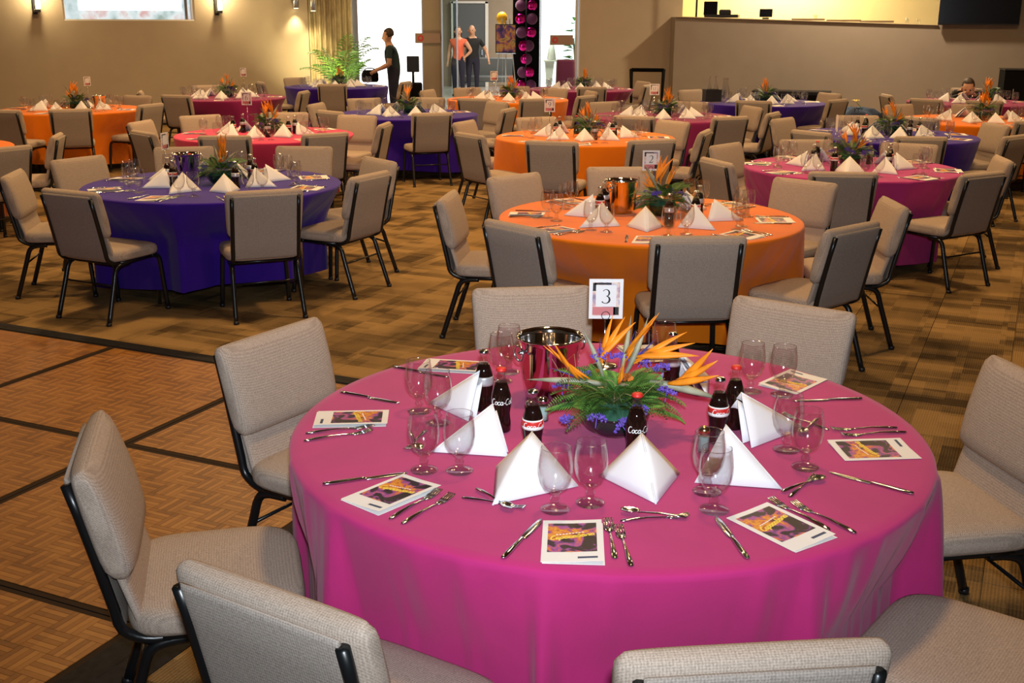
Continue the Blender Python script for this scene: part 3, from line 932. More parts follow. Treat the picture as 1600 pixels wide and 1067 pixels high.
def cloth(t, cx, cy, R):
    rnd = random.Random(hash(t) % 1000 if False else sum(map(ord, t)) * 7 + 3)
    N = 400 if t == 'T1' else (168 if t in ('T2', 'T3', 'T4') else 96)
    R1 = R + 0.012
    # where the seats push the cloth in
    push = []
    for i in range(N):
        a = 2 * PI * i / N
        best = None
        r_ = 0.45
        while r_ < R1 + 0.12:
            px, py = cx + r_ * math.cos(a), cy + r_ * math.sin(a)
            for ox, oy, fa in SEATS[t]:
                dx, dy = px - ox, py - oy
                ly = dx * math.cos(fa) + dy * math.sin(fa)
                lx = -dx * math.sin(fa) + dy * math.cos(fa)
                if abs(lx) < 0.268 and -0.25 < ly < 0.250:
                    best = r_
                    break
            if best:
                break
            r_ += 0.006
        push.append(best if best else 9.0)
    # soften the push sideways
    sm = list(push)
    W_ = max(2, N // 60)
    for i in range(N):
        sm[i] = min(min(push[(i + k) % N], 9) + 0.025 * abs(k) for k in range(-W_ * 3, W_ * 3 + 1))
    ks = [(rnd.randint(5, 7), 0.45), (rnd.randint(9, 12), 0.8), (rnd.randint(15, 19), 0.6), (rnd.randint(24, 29), 0.3)]
    ph = [rnd.uniform(0, 2 * PI) for _ in ks]
    hem_ph = rnd.uniform(0, 2 * PI)
    pleats = []
    a_ = rnd.uniform(0, 0.3)
    while a_ < 2 * PI - 0.1:
        pleats.append((a_, rnd.uniform(0.025, 0.060), rnd.uniform(0.030, 0.062), rnd.uniform(-0.05, 0.05)))
        a_ += rnd.uniform(0.10, 0.42)
    def pleat(a, v):
        s_ = 0.0
        for pa, am, wd, sl in pleats:
            d = (a - pa - sl * v + PI) % (2 * PI) - PI
            s_ += am * math.exp(-(d / (wd * (0.6 + 0.7 * v))) ** 2)
        return s_
    def fold(a):
        s_ = sum(w * math.sin(k * a + p) for (k, w), p in zip(ks, ph)) / 1.6
        return 1 - abs(s_) if s_ > -0.15 else 0.85 + s_ * 0.5
    rings = []
    for r_ in (0.02, 0.2, 0.45, 0.7, R - 0.03):
        rings.append([(r_ * math.cos(2 * PI * i / N), r_ * math.sin(2 * PI * i / N), TZ + 0.0015) for i in range(N)])
    rings.append([((R1 - 0.010) * math.cos(2 * PI * i / N), (R1 - 0.010) * math.sin(2 * PI * i / N), TZ) for i in range(N)])
    rings.append([((R1 - 0.002) * math.cos(2 * PI * i / N), (R1 - 0.002) * math.sin(2 * PI * i / N), TZ - 0.006) for i in range(N)])
    steps = (0.03, 0.08, 0.14, 0.2, 0.28, 0.36, 0.45, 0.55, 0.66, 0.78, 0.9, 1.0)
    for v in steps:
        rg = []
        for i in range(N):
            a = 2 * PI * i / N
            hem = 0.115 + 0.035 * math.sin(2 * a + hem_ph)
            z = TZ - (TZ - hem) * v
            fo = fold(a)
            r_ = R1 + 0.022 * v + (fo - 0.55) * 0.060 * (v ** 0.7) + pleat(a, v) * (v ** 0.55)
            if sm[i] < 8.9:
                tgt = sm[i] - 0.014
                if tgt < r_:
                    zf = min(1.0, (TZ - z) / (TZ - 0.485))
                    r_ = min(r_, R1 + (tgt - R1) * (zf ** 1.2) if tgt < R1 else r_ + (tgt - r_) * zf)
                    r_ += 0.9 * pleat(a, v) * (v ** 0.55) * max(0.0, 1 - zf ** 2)
            rg.append((r_ * math.cos(a), r_ * math.sin(a), z))
        rings.append(rg)
    mb = MB()
    vs = [p for rg in rings for p in rg]
    fs = []
    for k in range(len(rings) - 1):
        for i in range(N):
            j = (i + 1) % N
            fs.append((k * N + i, (k + 1) * N + i, (k + 1) * N + j, k * N + j))
    fs.append(tuple(range(N)))
    mb.add(vs, fs)
    o = mb.obj('tablecloth', 'dimlit_magenta_cloth' if t == 'T4' else CLOTH[t] + '_cloth')
    o.location = (cx, cy, 0)
    lab = {'T1': 'magenta tablecloth draping the big front table', 'T2': 'orange tablecloth on the nearer orange table', 'T3': 'violet tablecloth on the table beside the dance floor',
           'T4': 'magenta tablecloth on the right-hand table'}.get(t, '%s tablecloth on the %s' % (CLOTH[t], TDESC[t]))
    tag(o, lab, 'tablecloth', 'coloured round tablecloths')

leg_me = None
for t, (cx, cy, R) in TABLES.items():
    cloth(t, cx, cy, R)
    tb = thing('banquet_table', 'folding table under the cloth of the %s' % TDESC[t], 'table', (cx, cy, 0), 0.5, 'round banquet tables')
    MB().lathe([(R - 0.04, 0.738), (R - 0.028, 0.741), (R - 0.028, 0.754), (R - 0.036, 0.758)], 64).obj('table_top', 'table_top', tb)
    if leg_me is None:
        leg_me = MB().tube([(0, 0, 0.73), (0, 0, 0.0)], 0.014, 10).mesh('leg', 'table_leg')
    for sx in (-1, 1):
        for sy in (-1, 1):
            link('leg', leg_me, tb, (0.52 * sx, 0.36 * sy, 0))
ZT = TZ + 0.0022

# ------------------------------------------------------------------ lettering made of pen strokes
def arc(cx, cy, rx, ry, a0, a1, n=10):
    return [(cx + rx * math.cos(math.radians(a0 + (a1 - a0) * k / n)), cy + ry * math.sin(math.radians(a0 + (a1 - a0) * k / n))) for k in range(n + 1)]
GLY = {
    'C': (1.15, [arc(0.62, 0.8, 0.52, 0.85, 55, 310, 16)]),
    'o': (0.80, [arc(0.38, 0.45, 0.32, 0.45, 90, 450, 14), [(0.45, 0.88), (0.80, 0.72)]]),
    'p': (0.90, [[(0.0, 0.35), (0.22, 0.9), (0.06, -0.75)], arc(0.45, 0.45, 0.32, 0.45, 150, -150, 12)]),
    'a': (0.90, [arc(0.38, 0.45, 0.32, 0.45, 40, 330, 12), [(0.66, 0.88), (0.62, 0.12), (0.72, 0.0), (0.92, 0.22)]]),
    'c': (0.78, [arc(0.40, 0.45, 0.34, 0.45, 50, 315, 12), [(0.64, 0.13), (0.80, 0.25)]]),
    'b': (0.86, [[(0.0, 0.3), (0.26, 1.6), (0.14, 1.7), (0.12, 0.1)], arc(0.40, 0.42, 0.30, 0.42, 180, -150, 12), [(0.6, 0.75), (0.86, 0.7)]]),
    'n': (0.92, [[(0.0, 0.6), (0.14, 0.88), (0.14, 0.0)], arc(0.40, 0.5, 0.27, 0.40, 180, 0, 8) + [(0.68, 0.1), (0.76, 0.0), (0.94, 0.2)]]),
    'l': (0.50, [[(0.0, 0.2), (0.32, 1.45), (0.22, 1.7), (0.14, 1.3), (0.16, 0.1), (0.26, 0.0), (0.5, 0.2)]]),
    '-': (0.50, [[(0.05, 0.5), (0.45, 0.55)]]),
    'J': (0.6, [[(0.35, 1.5), (0.35, 0.2), (0.2, 0.0), (0.0, 0.1)]]),
}
def script(word, h, w=0.17, slant=0.18):
    """strokes of a word as 2D polylines, x-height h, plus total width"""
    x, out = 0.0, []
    for ch in word:
        adv, st = GLY[ch]
        for s_ in st:
            out.append([((x + px + slant * py) * h, py * h) for px, py in s_])
        x += adv
    return out, x * h
def script_mb(word, h, w=0.17, rise=0.0, place=None):
    mb = MB()
    st, tot = script(word, h)
    for s_ in st:
        pts = []
        for px, py in s_:
            px -= tot / 2
            py += px * rise
            pts.append(place(px, py) if place else (px, py, 0))
        if place is None:
            mb.ribbon(pts, w * h)
        else:
            mb.ribbon(pts, w * h, up=Vector((pts[0][0], pts[0][1], 0.0)).normalized())
    return mb
# serif-like digits: centre lines with pen widths, unit height 1
def thick(pts, ws):
    return pts, ws
DIG = {
    '3': [(arc(0.28, 0.74, 0.22, 0.24, 150, -75, 12), [0.05, 0.04, 0.04, 0.04, 0.05, 0.07, 0.09, 0.11, 0.12, 0.11, 0.09, 0.06, 0.05]),
          (arc(0.25, 0.27, 0.28, 0.26, 80, -150, 12), [0.05, 0.06, 0.09, 0.12, 0.13, 0.13, 0.12, 0.09, 0.06, 0.05, 0.05, 0.07, 0.09])],
    '2': [(arc(0.27, 0.72, 0.24, 0.26, 165, -20, 10) + [(0.40, 0.46), (0.25, 0.25), (0.05, 0.04)], [0.05, 0.05, 0.05, 0.05, 0.06, 0.08, 0.10, 0.12, 0.12, 0.12, 0.11, 0.09, 0.06, 0.05]),
          ([(0.03, 0.04), (0.45, 0.04), (0.52, 0.14), (0.54, 0.20)], [0.09, 0.09, 0.06, 0.03])],
    '9': [(arc(0.27, 0.68, 0.23, 0.30, 0, 360, 16), [0.11, 0.10, 0.07, 0.05, 0.04, 0.05, 0.07, 0.10, 0.12, 0.11, 0.08, 0.06, 0.05, 0.05, 0.07, 0.10, 0.11]),
          ([(0.50, 0.68), (0.46, 0.40), (0.32, 0.14), (0.08, 0.01)], [0.11, 0.11, 0.08, 0.04])],
    '1': [([(0.12, 0.84), (0.28, 0.98), (0.28, 0.04)], [0.04, 0.08, 0.11]), ([(0.08, 0.02), (0.48, 0.02)], [0.04, 0.04])],
    '6': [(arc(0.27, 0.32, 0.24, 0.31, 0, 360, 16), [0.11, 0.10, 0.07, 0.05, 0.04, 0.05, 0.07, 0.10, 0.12, 0.11, 0.08, 0.06, 0.05, 0.05, 0.07, 0.10, 0.11]),
          ([(0.04, 0.32), (0.08, 0.60), (0.24, 0.86), (0.48, 0.99)], [0.11, 0.11, 0.08, 0.04])],
}
def digits_mb(txt, h):
    """digits in the XZ plane facing -Y, centred"""
    mb = MB()
    wtot = 0.58 * len(txt)
    for i, ch in enumerate(txt):
        for pts, ws in DIG[ch]:
            mb.ribbon([((px + 0.58 * i - wtot / 2) * h, 0, (py - 0.5) * h) for px, py in pts], [w * h for w in ws], up=(0, -1, 0))
    return mb

# ------------------------------------------------------------------ tableware
goblet_bowl = MB().lathe([(0.010, 0.046), (0.018, 0.050), (0.029, 0.060), (0.038, 0.078), (0.0425, 0.100), (0.0425, 0.120), (0.040, 0.142), (0.0365, 0.163), (0.0360, 0.1645), (0.0350, 0.1635),
                          (0.0385, 0.141), (0.0410, 0.120), (0.0410, 0.100), (0.0365, 0.080), (0.0275, 0.063), (0.014, 0.0545), (0.003, 0.053)], 28).mesh('bowl', 'goblet_glass')
goblet_rim = MB().tube([(0.0362 * math.cos(2 * PI * k / 28), 0.0362 * math.sin(2 * PI * k / 28), 0.1642) for k in range(29)], 0.0011, 5).mesh('rim', 'stem_glass')
goblet_stem = MB().lathe([(0.036, 0.0), (0.0375, 0.002), (0.036, 0.0045), (0.022, 0.008), (0.012, 0.013), (0.0085, 0.020), (0.0125, 0.026), (0.0130, 0.030), (0.0090, 0.036), (0.0100, 0.043), (0.0150, 0.049), (0.004, 0.0525)], 24).mesh('stem', 'stem_glass')
def goblet(x, y, label, group, s_=1.0, rim=True):
    t = thing('water_goblet', label, 'glass', (x, y, ZT), 0, group)
    link('bowl', goblet_bowl, t)
    link('stem', goblet_stem, t)
    if rim:
        link('rim', goblet_rim, t)
    return t

def panel_tri(mb, A, B, C, n, bulge, th):
    """curved triangular cloth panel with thickness"""
    A, B, C = Vector(A), Vector(B), Vector(C)
    nr = (B - A).cross(C - A).normalized()
    idx, vs = {}, []
    for side in (0, 1):
        for i in range(n + 1):
            for j in range(n + 1 - i):
                u, v = i / n, j / n
                w = 1 - u - v
                p = A * w + B * u + C * v
                bb = 27 * u * v * w * bulge
                idx[(side, i, j)] = len(vs)
                vs.append(p + nr * (bb + (th if side else 0)))
    fs = []
    for i in range(n):
        for j in range(n - i):
            for side in (0, 1):
                a, b_, c = idx[(side, i, j)], idx[(side, i + 1, j)], idx[(side, i, j + 1)]
                fs.append((a, b_, c) if side else (a, c, b_))
                if j < n - i - 1:
                    d = idx[(side, i + 1, j + 1)]
                    fs.append((b_, d, c) if side else (b_, c, d))
    edge = [(i, 0) for i in range(n + 1)] + [(n - k, k) for k in range(1, n + 1)] + [(0, n - k) for k in range(1, n)]
    for a, b_ in zip(edge, edge[1:] + edge[:1]):
        fs.append((idx[(0, *a)], idx[(0, *b_)], idx[(1, *b_)], idx[(1, *a)]))
    mb.add(vs, fs)

def napkin_mesh(w, h, dfront, skew):
    A = (skew, 0.035, h)
    L, R_, F_ = (-w / 2, 0.045, 0.001), (w / 2, 0.040, 0.001), (skew * 0.5, -dfront, 0.001)
    mb = MB()
    panel_tri(mb, (A[0] + 0.0025, A[1], A[2]), L, (F_[0] + 0.0025, F_[1], F_[2]), 7, 0.007, 0.003)
    panel_tri(mb, (A[0] - 0.0025, A[1], A[2]), (F_[0] - 0.0025, F_[1], F_[2]), R_, 7, 0.007, 0.003)
    # inner folded layer hanging inside
    panel_tri(mb, (skew, 0.046, h - 0.022), (-w * 0.36, 0.056, 0.003), (skew * 0.5, -dfront * 0.58, 0.003), 4, 0.004, 0.002)
    panel_tri(mb, (skew, 0.046, h - 0.022), (skew * 0.5, -dfront * 0.58, 0.003), (w * 0.36, 0.052, 0.003), 4, 0.004, 0.002)
    return mb.mesh('folded_napkin', 'linen_white')
NAPS = [napkin_mesh(0.215, 0.122, 0.150, 0.0), napkin_mesh(0.220, 0.132, 0.145, 0.012), napkin_mesh(0.250, 0.128, 0.175, -0.010)]
def napkin(k, x, y, out_ang, label, group):
    o = link('folded_napkin', NAPS[k % 3], None, (x, y, ZT), math.radians(out_ang) + PI / 2)
    return tag(o, label, 'napkin', group)

BOT = [(0.0265, 0.0), (0.0285, 0.004), (0.0285, 0.028), (0.0262, 0.045), (0.0255, 0.055), (0.0285, 0.075), (0.0295, 0.092), (0.0280, 0.112), (0.0225, 0.132), (0.0165, 0.150), (0.0128, 0.166), (0.0120, 0.180), (0.0130, 0.184), (0.0130, 0.188), (0.0118, 0.190)]
def band(prof, z0, z1, off):
    def rad(z):
        for (r0, a), (r1, b_) in zip(prof, prof[1:]):
            if a <= z <= b_:
                return r0 + (r1 - r0) * (z - a) / max(1e-6, b_ - a)
        return prof[-1][0]
    return [(rad(z0) + off * 0.2, z0), *[(rad(z0 + (z1 - z0) * k / 4) + off, z0 + (z1 - z0) * k / 4) for k in range(5)], (rad(z1) + off * 0.2, z1)]
bot_body = MB().lathe([p for p in BOT if p[1] <= 0.151], 22).mesh('body', 'cola')
bot_neck = MB().lathe([p for p in BOT if p[1] >= 0.149], 18).mesh('neck', 'stem_glass')
bot_cap = {}
for cm in ('steel', 'ink_red'):
    bot_cap[cm] = MB().lathe([(0.0150, 0.183), (0.0155, 0.186), (0.0140, 0.1915), (0.0100, 0.1935)], 18).mesh('cap', cm)
bot_label = {}
for lm in ('silver_label', 'ink_white', 'ink_red'):
    bot_label[lm] = MB().lathe(band(BOT, 0.084, 0.112, 0.0007), 22, cap=False).mesh('label_band', lm)
bot_stripe = MB().lathe(band(BOT, 0.093, 0.108, 0.0012), 22, cap=False).mesh('label_stripe', 'ink_red')
def bot_script(z, word, h, off, ang0):
    def place(px, py):
        r_ = 0.0292 + off
        a = ang0 + px / r_
        return (r_ * math.cos(a), r_ * math.sin(a), z + py)
    return script_mb(word, h, 0.2, 0.0, place).mesh('lettering', 'ink_white')
BTXT = bot_script(0.088, 'Coca-Cola', 0.0105, 0.0022, -PI / 2)
def bottle(kind, x, y, label, group, rz=0.0):
    """kind: silver, script, red"""
    t = thing('cola_bottle', label, 'bottle', (x, y, ZT), rz, group)
    link('body', bot_body, t)
    link('neck', bot_neck, t)
    link('cap', bot_cap['ink_red' if kind == 'script' else 'steel'], t)
    if kind == 'silver':
        link('label_band', bot_label['silver_label'], t)
    elif kind == 'red':
        lb = link('label_band', bot_label['ink_white'], t)
        st = link('label_stripe', bot_stripe, lb)
        link('lettering', BTXT, lb)
    else:
        link('lettering', BTXT, t)
    return t

# programme: folded card, picture and script title
def leaf(w, h, tilt, zoff, dx=0.0, dy=0.0):
    mb = MB()
    vs = []
    for side in (0, 0.0009):
        for x, zz in ((-w / 2, 0.0), (0, tilt * 0.3), (w / 2, tilt)):
            for y in (-h / 2, h / 2):
                vs.append((x + dx, y + dy, zoff + zz + side))
    f = []
    for k in (0, 1):
        a = 2 * k
        f += [(a, a + 1, a + 3, a + 2), (6 + a, 6 + a + 2, 6 + a + 3, 6 + a + 1), (a, a + 2, 8 + a, 6 + a), (a + 1, 7 + a, 9 + a, a + 3)]
    f += [(0, 6, 7, 1), (4, 5, 11, 10)]
    return mb.add(vs, f)
PW, PH = 0.140, 0.216
prog_back = leaf(PW, PH, 0.0, 0.0003, 0.003, -0.004).mesh('back_leaf', 'paper_white', smooth=False)
prog_front = leaf(PW, PH, 0.007, 0.0015).mesh('front_leaf', 'paper_white', smooth=False)
def on_leaf(mb):
    mb.v = [(x, y, z + 0.0026 + (0.3 * 0.007 * (x + PW / 2) / (PW / 2) if x < 0 else 0.007 * (0.3 + 0.7 * x / (PW / 2)))) for x, y, z in mb.v]
    return mb
pm = MB()
gx, gy = 6, 6
vs = [(-0.057 + 0.114 * i / gx, -0.060 + 0.150 * j / gy, 0) for j in range(gy + 1) for i in range(gx + 1)]
pm.add(vs, [(j * 7 + i, j * 7 + i + 1, j * 7 + i + 8, j * 7 + i + 7) for j in range(gy) for i in range(gx)])
prog_art = on_leaf(pm).mesh('picture', 'program_art')
tx = script_mb('Copacabana', 0.0115, 0.34, 0.22)
tx.v = [(x, y + 0.012, z + 0.0006) for x, y, z in tx.v]
prog_txt = on_leaf(tx).mesh('title', 'ink_yellow', smooth=False)
tb_ = MB()
for k in range(9):
    x = -0.035 + k * 0.0075
    tb_.box((x, 0.036 + x * 0.22 * 0.9, 0.0002), (0.005, 0.0035, 0.0004))
prog_sub = on_leaf(tb_).mesh('subtitle', 'ink_white', smooth=False)
prog_foot = on_leaf(MB().box((0.035, -0.088, 0.0002), (0.045, 0.008, 0.0004))).mesh('footer_mark', 'ink_navy', smooth=False)
def program(x, y, read_ang, label, group, full=True):
    t = thing('folded_programme', label, 'programme', (x, y, ZT), math.radians(read_ang), group)
    link('back_leaf', prog_back, t)
    f_ = link('front_leaf', prog_front, t)
    link('picture', prog_art, f_)
    link('title', prog_txt, f_)
    if full:
        link('subtitle', prog_sub, f_)
        link('footer_mark', prog_foot, f_)
    return t

# cutlery lies along +Y, handle end at the origin side
def cut_blade(outline, zc, th):
    """outline: list of (y, halfwidth); flat bar with thickness and gentle height curve"""
    rings = []
    for y, hw in outline:
        z = zc(y)
        rings.append([(-hw, y, z), (-hw * 0.6, y, z + th), (hw * 0.6, y, z + th), (hw, y, z)])
    return MB().loft(rings)
hz = lambda y: 0.0006 + 0.004 * max(0, math.sin(PI * min(1, max(0, y / 0.14))))
kn = cut_blade([(0, 0.004), (0.006, 0.0075), (0.03, 0.0085), (0.08, 0.0065), (0.105, 0.0050), (0.112, 0.0060)], lambda y: 0.0008, 0.0055)
knife_handle = kn.mesh('handle', 'cutlery_steel')
knife_blade = cut_blade([(0.110, 0.0055), (0.116, 0.0095), (0.15, 0.0105), (0.19, 0.0105), (0.215, 0.008), (0.228, 0.002)], lambda y: 0.0012, 0.0016).mesh('blade', 'steel')
fork_handle = cut_blade([(0, 0.003), (0.006, 0.0075), (0.03, 0.0078), (0.08, 0.0042), (0.125, 0.0030), (0.140, 0.0042)], hz, 0.003).mesh('handle', 'cutlery_steel')
fh = cut_blade([(0.138, 0.004), (0.146, 0.0105), (0.155, 0.0125), (0.165, 0.0125)], lambda y: 0.0006, 0.0022)
for k in range(4):
    x0 = -0.0096 + 0.0064 * k
    fh.loft([[(x0 - 0.0019, y, z), (x0 - 0.0019, y, z + 0.0018), (x0 + 0.0019, y, z + 0.0018), (x0 + 0.0019, y, z)] for y, z in ((0.163, 0.0006), (0.18, 0.0022), (0.195, 0.005), (0.203, 0.0072))])
fork_head = fh.mesh('tines', 'steel')
spoon_handle = fork_handle.copy()
spoon_handle.name = 'handle'
sv = []
for r_ in (0.15, 0.5, 0.8, 1.0):
    sv.append([(0.0175 * r_ * math.cos(2 * PI * k / 16), 0.163 + 0.028 * r_ * math.sin(2 * PI * k / 16), 0.0008 + 0.0065 * r_ * r_) for k in range(16)])
for r_ in (1.0, 0.8, 0.4):
    sv.append([(0.0175 * r_ * math.cos(2 * PI * k / 16), 0.163 + 0.028 * r_ * math.sin(2 * PI * k / 16), 0.0018 + 0.0065 * r_ * r_) for k in range(16)])
spoon_bowl = MB().loft(sv).mesh('bowl', 'steel')
CUT = {'table_knife': (knife_handle, knife_blade, 'blade', 0.228, 'knife'), 'table_fork': (fork_handle, fork_head, 'tines', 0.203, 'fork'),
       'dessert_fork': (fork_handle, fork_head, 'tines', 0.203, 'fork'), 'dessert_spoon': (spoon_handle, spoon_bowl, 'bowl', 0.190, 'spoon')}
def cutlery(kind, a, b_, label, group, dz=0.0, length=None):
    h_, d_, dn, L, cat = CUT[kind]
    a, b_ = Vector(a), Vector(b_)
    d = b_ - a
    mid = (a + b_) / 2
    d.normalize()
    L2 = L * (0.85 if kind.startswith('dessert') else 1.0)
    o = mid - d * L2 / 2
    t = thing(kind, label, cat, (o.x, o.y, ZT + dz), math.atan2(d.y, d.x) - PI / 2, group)
    s_ = L2 / L
    hh = link('handle', h_, t)
    dd = link(dn, d_, t)
    if s_ != 1.0:
        t.scale = (s_, s_, s_)
    return t

# salt and pepper
shaker_glass = MB().lathe([(0.016, 0), (0.018, 0.002), (0.0165, 0.02), (0.0155, 0.055), (0.014, 0.058)], 12).mesh('jar', 'bowl_glass')
shaker_cap = MB().lathe([(0.0150, 0.056), (0.0165, 0.058), (0.0165, 0.066), (0.012, 0.073), (0.004, 0.076)], 14).mesh('cap', 'chrome')
shaker_cap_gold = MB().lathe([(0.0150, 0.056), (0.0165, 0.058), (0.0165, 0.066), (0.012, 0.073), (0.004, 0.076)], 14).mesh('cap', 'gold_metal')
fill = {k: MB().lathe([(0.0135, 0.003), (0.0140, 0.02), (0.0135, 0.042)], 12).mesh('contents', k) for k in ('salt', 'pepper')}
def shaker(x, y, what, label, cap=None):
    t = thing(what + '_shaker', label, 'shaker', (x, y, ZT), 0, 'salt and pepper shakers')
    link('jar', shaker_glass, t)
    link('cap', cap or shaker_cap, t)
    link('contents', fill[what], t)

# ice bucket
BK = [(0.072, 0.0), (0.075, 0.003), (0.079, 0.02), (0.100, 0.185), (0.104, 0.196), (0.108, 0.200), (0.108, 0.205), (0.104, 0.206), (0.098, 0.196), (0.096, 0.185), (0.076, 0.020), (0.068, 0.012), (0.01, 0.012)]
bucket_body = MB().lathe(BK, 40).mesh('body', 'chrome')
kb = MB()
for s_ in (-1, 1):
    kb.tube([(s_ * 0.097, 0, 0.165), (s_ * 0.118, 0, 0.165)], 0.006, 8)
    kb.tube([(s_ * 0.118, -0.0, 0.140)] + [(s_ * (0.118 + 0.002), 0.024 * math.sin(a), 0.165 - 0.024 * math.cos(a)) for a in [k * PI / 6 for k in range(1, 13)]], 0.0035, 6)
bucket_handle = kb.mesh('handle', 'steel')
def bucket(x, y, rz, label, z=None, s_=1.0):
    t = thing('ice_bucket', label, 'bucket', (x, y, ZT if z is None else z), rz, 'chrome ice buckets')
    t.scale = (s_, s_, s_)
    link('body', bucket_body, t)
    link('handle', bucket_handle, t)

# table number cards on wire stands
def number_card(t_, x, y, ztop, txt, yaw, label, cw=0.112, chh=0.140):
    t = thing('table_number_stand', label, 'table sign', (x, y, ZT), yaw, 'table number stands')
    h = ztop - ZT
    MB().lathe([(0.045, 0), (0.047, 0.003), (0.040, 0.007), (0.006, 0.010)], 20).obj('base', 'steel', t)
    MB().tube([(0, 0.004, 0.008), (0, 0.004, h - chh + 0.01)], 0.0022, 6).obj('rod', 'steel', t)
    MB().tube([(0.014 * math.cos(2 * PI * k / 16), -0.004, h - chh + 0.012 + 0.014 * math.sin(2 * PI * k / 16)) for k in range(17)], 0.0013, 5).obj('clip', 'black_steel', t)
    c = MB().box((0, 0, h - chh / 2), (cw, 0.002, chh)).obj('card', 'paper_white', t, smooth=False)
    MB().box((0, -0.0016, h - chh / 2), (cw * 0.80, 0.001, chh * 0.84)).obj('picture', 'card_art', c, smooth=False)
    MB().box((-cw * 0.06, -0.0022, h - chh * 0.80), (cw * 0.66, 0.0008, chh * 0.20)).obj('pink_band', 'card_pink', c, smooth=False)
    MB().box((cw * 0.30, -0.0022, h - chh * 0.80), (cw * 0.16, 0.0008, chh * 0.20)).obj('dark_patch', 'ink_black', c, smooth=False)
    MB().box((-cw * 0.34, -0.0022, h - chh * 0.20), (cw * 0.10, 0.0008, chh * 0.20)).obj('dark_patch', 'ink_black', c, smooth=False)
    MB().box((-cw * 0.10, -0.0022, h - chh * 0.115), (cw * 0.50, 0.0008, chh * 0.05)).obj('dark_patch', 'ink_black', c, smooth=False)
    MB().box((0, -0.0026, h - chh * 0.42), (cw * 0.60, 0.001, chh * 0.54)).obj('number_field', 'paper_white', c, smooth=False)
    if txt:
        d = digits_mb(txt, chh * (0.36 if len(txt) == 1 else 0.30))
        d.v = [(px, -0.0034, pz + h - chh * 0.43) for px, py, pz in d.v]
        d.obj('number', 'ink_black', c, smooth=False)
    return t

# ------------------------------------------------------------------ flower arrangements
def frond_mesh(name, L, n, droop, wid, mname):
    mb = MB()
    pts = []
    for k in range(n + 1):
        u = k / n
        pts.append(Vector((L * u * (1 - 0.12 * u * u), 0, L * (0.30 * u - droop * u * u))))
    mb.tube(pts, [0.0013 * (1 - 0.7 * k / n) for k in range(n + 1)], 4)
    for k in range(1, n + 1):
        u = k / n
        ll = wid * (math.sin(PI * min(1, 0.12 + u * 0.86))) ** 0.8
        for s_ in (-1, 1):
            p = pts[k]
            tip = p + Vector((ll * 0.55, s_ * ll, -0.10 * ll))
            midp = (p + tip) / 2 + Vector((0, 0, 0.004))
            w_ = 0.0024 + 0.0012 * math.sin(PI * u)
            mb.add([p, midp + Vector((w_, 0, 0)), tip, midp - Vector((w_, 0, 0))], [(0, 1, 2, 3)])
    return mb
FR = [frond_mesh('fern_frond', 0.17, 22, 0.55, 0.040, 'leaf_green'), frond_mesh('fern_frond', 0.13, 19, 0.25, 0.034, 'leaf_green'), frond_mesh('fern_frond', 0.15, 20, 0.80, 0.036, 'leaf_green')]
FRM = [FR[0].mesh('fern_frond', 'leaf_green'), FR[1].mesh('fern_frond', 'leaf_green'), FR[2].mesh('fern_frond', 'leaf_dark')]
def statice(seed):
    rn = random.Random(seed)
    mb = MB()
    for k in range(46):
        a, b_ = rn.uniform(0, 2 * PI), rn.uniform(0, 1)
        r_ = 0.024 * math.sqrt(b_)
        p = Vector((r_ * math.cos(a) * 1.25, r_ * math.sin(a), rn.uniform(0, 0.014) + 0.012 * (1 - b_)))
        s_ = rn.uniform(0.0035, 0.006)
        e = Euler((rn.uniform(-0.9, 0.9), rn.uniform(-0.9, 0.9), rn.uniform(0, 3))).to_matrix()
        q = [p + e @ Vector((s_ * math.cos(c), s_ * math.sin(c), 0.003)) for c in (0, PI / 2, PI, 3 * PI / 2)]
        mb.add(q + [p - e @ Vector((0, 0, 0.004))], [(0, 1, 4), (1, 2, 4), (2, 3, 4), (3, 0, 4)])
    mb.tube([(0, 0, -0.018), (0, 0, 0.01)], 0.0014, 4)
    return mb.mesh('statice_cluster', 'statice_violet', smooth=False)
ST = [statice(1), statice(2)]
def spike(L, w, bend, n=8, flat=0.45):
    """pointed leaf-like petal along +X"""
    pts, rad = [], []
    for k in range(n + 1):
        u = k / n
        pts.append((L * u, 0, bend * u * u * L))
        rad.append(max(0.0006, w * (math.sin(PI * (0.10 + 0.90 * u)) ** 0.9) * (1 - 0.25 * u)))
    return MB().tube(pts, rad, 6, flat)
bract_me = spike(0.19, 0.0125, -0.10, 10, 0.8).mesh('bird_of_paradise', 'bract')
petal_me = spike(0.130, 0.0105, 0.10, 8, 0.45).mesh('petal', 'petal_orange')
tongue_me = spike(0.085, 0.0045, 0.0, 6, 0.5).mesh('tongue', 'tongue_blue')
mum_mb = MB()
rn = random.Random(4)
for k in range(60):
    el, az = rn.uniform(0.1, 1.5), rn.uniform(0, 2 * PI)
    d = Vector((math.cos(el) * math.cos(az), math.cos(el) * math.sin(az), math.sin(el)))
    sd = d.orthogonal().normalized() * 0.0035
    mum_mb.add([d * 0.004 - sd, d * 0.004 + sd, d * 0.022 + sd * 0.8, d * 0.022 - sd * 0.8], [(0, 1, 2, 3)])
mum_me = mum_mb.mesh('mum_flower', 'mum_rust')
bowl_me = MB().lathe([(0.050, 0.0), (0.056, 0.002), (0.085, 0.022), (0.100, 0.050), (0.104, 0.068), (0.101, 0.070), (0.096, 0.052), (0.081, 0.026), (0.052, 0.006), (0.004, 0.005)], 32).mesh('bowl', 'bowl_glass')
foam_me = MB().lathe([(0.050, 0.010), (0.075, 0.030), (0.085, 0.060), (0.075, 0.085), (0.04, 0.098), (0.006, 0.10)], 18).mesh('foam', 'moss_foam')
def rot_to(yaw, pitch):
    return Euler((0, -pitch, yaw), 'XYZ')
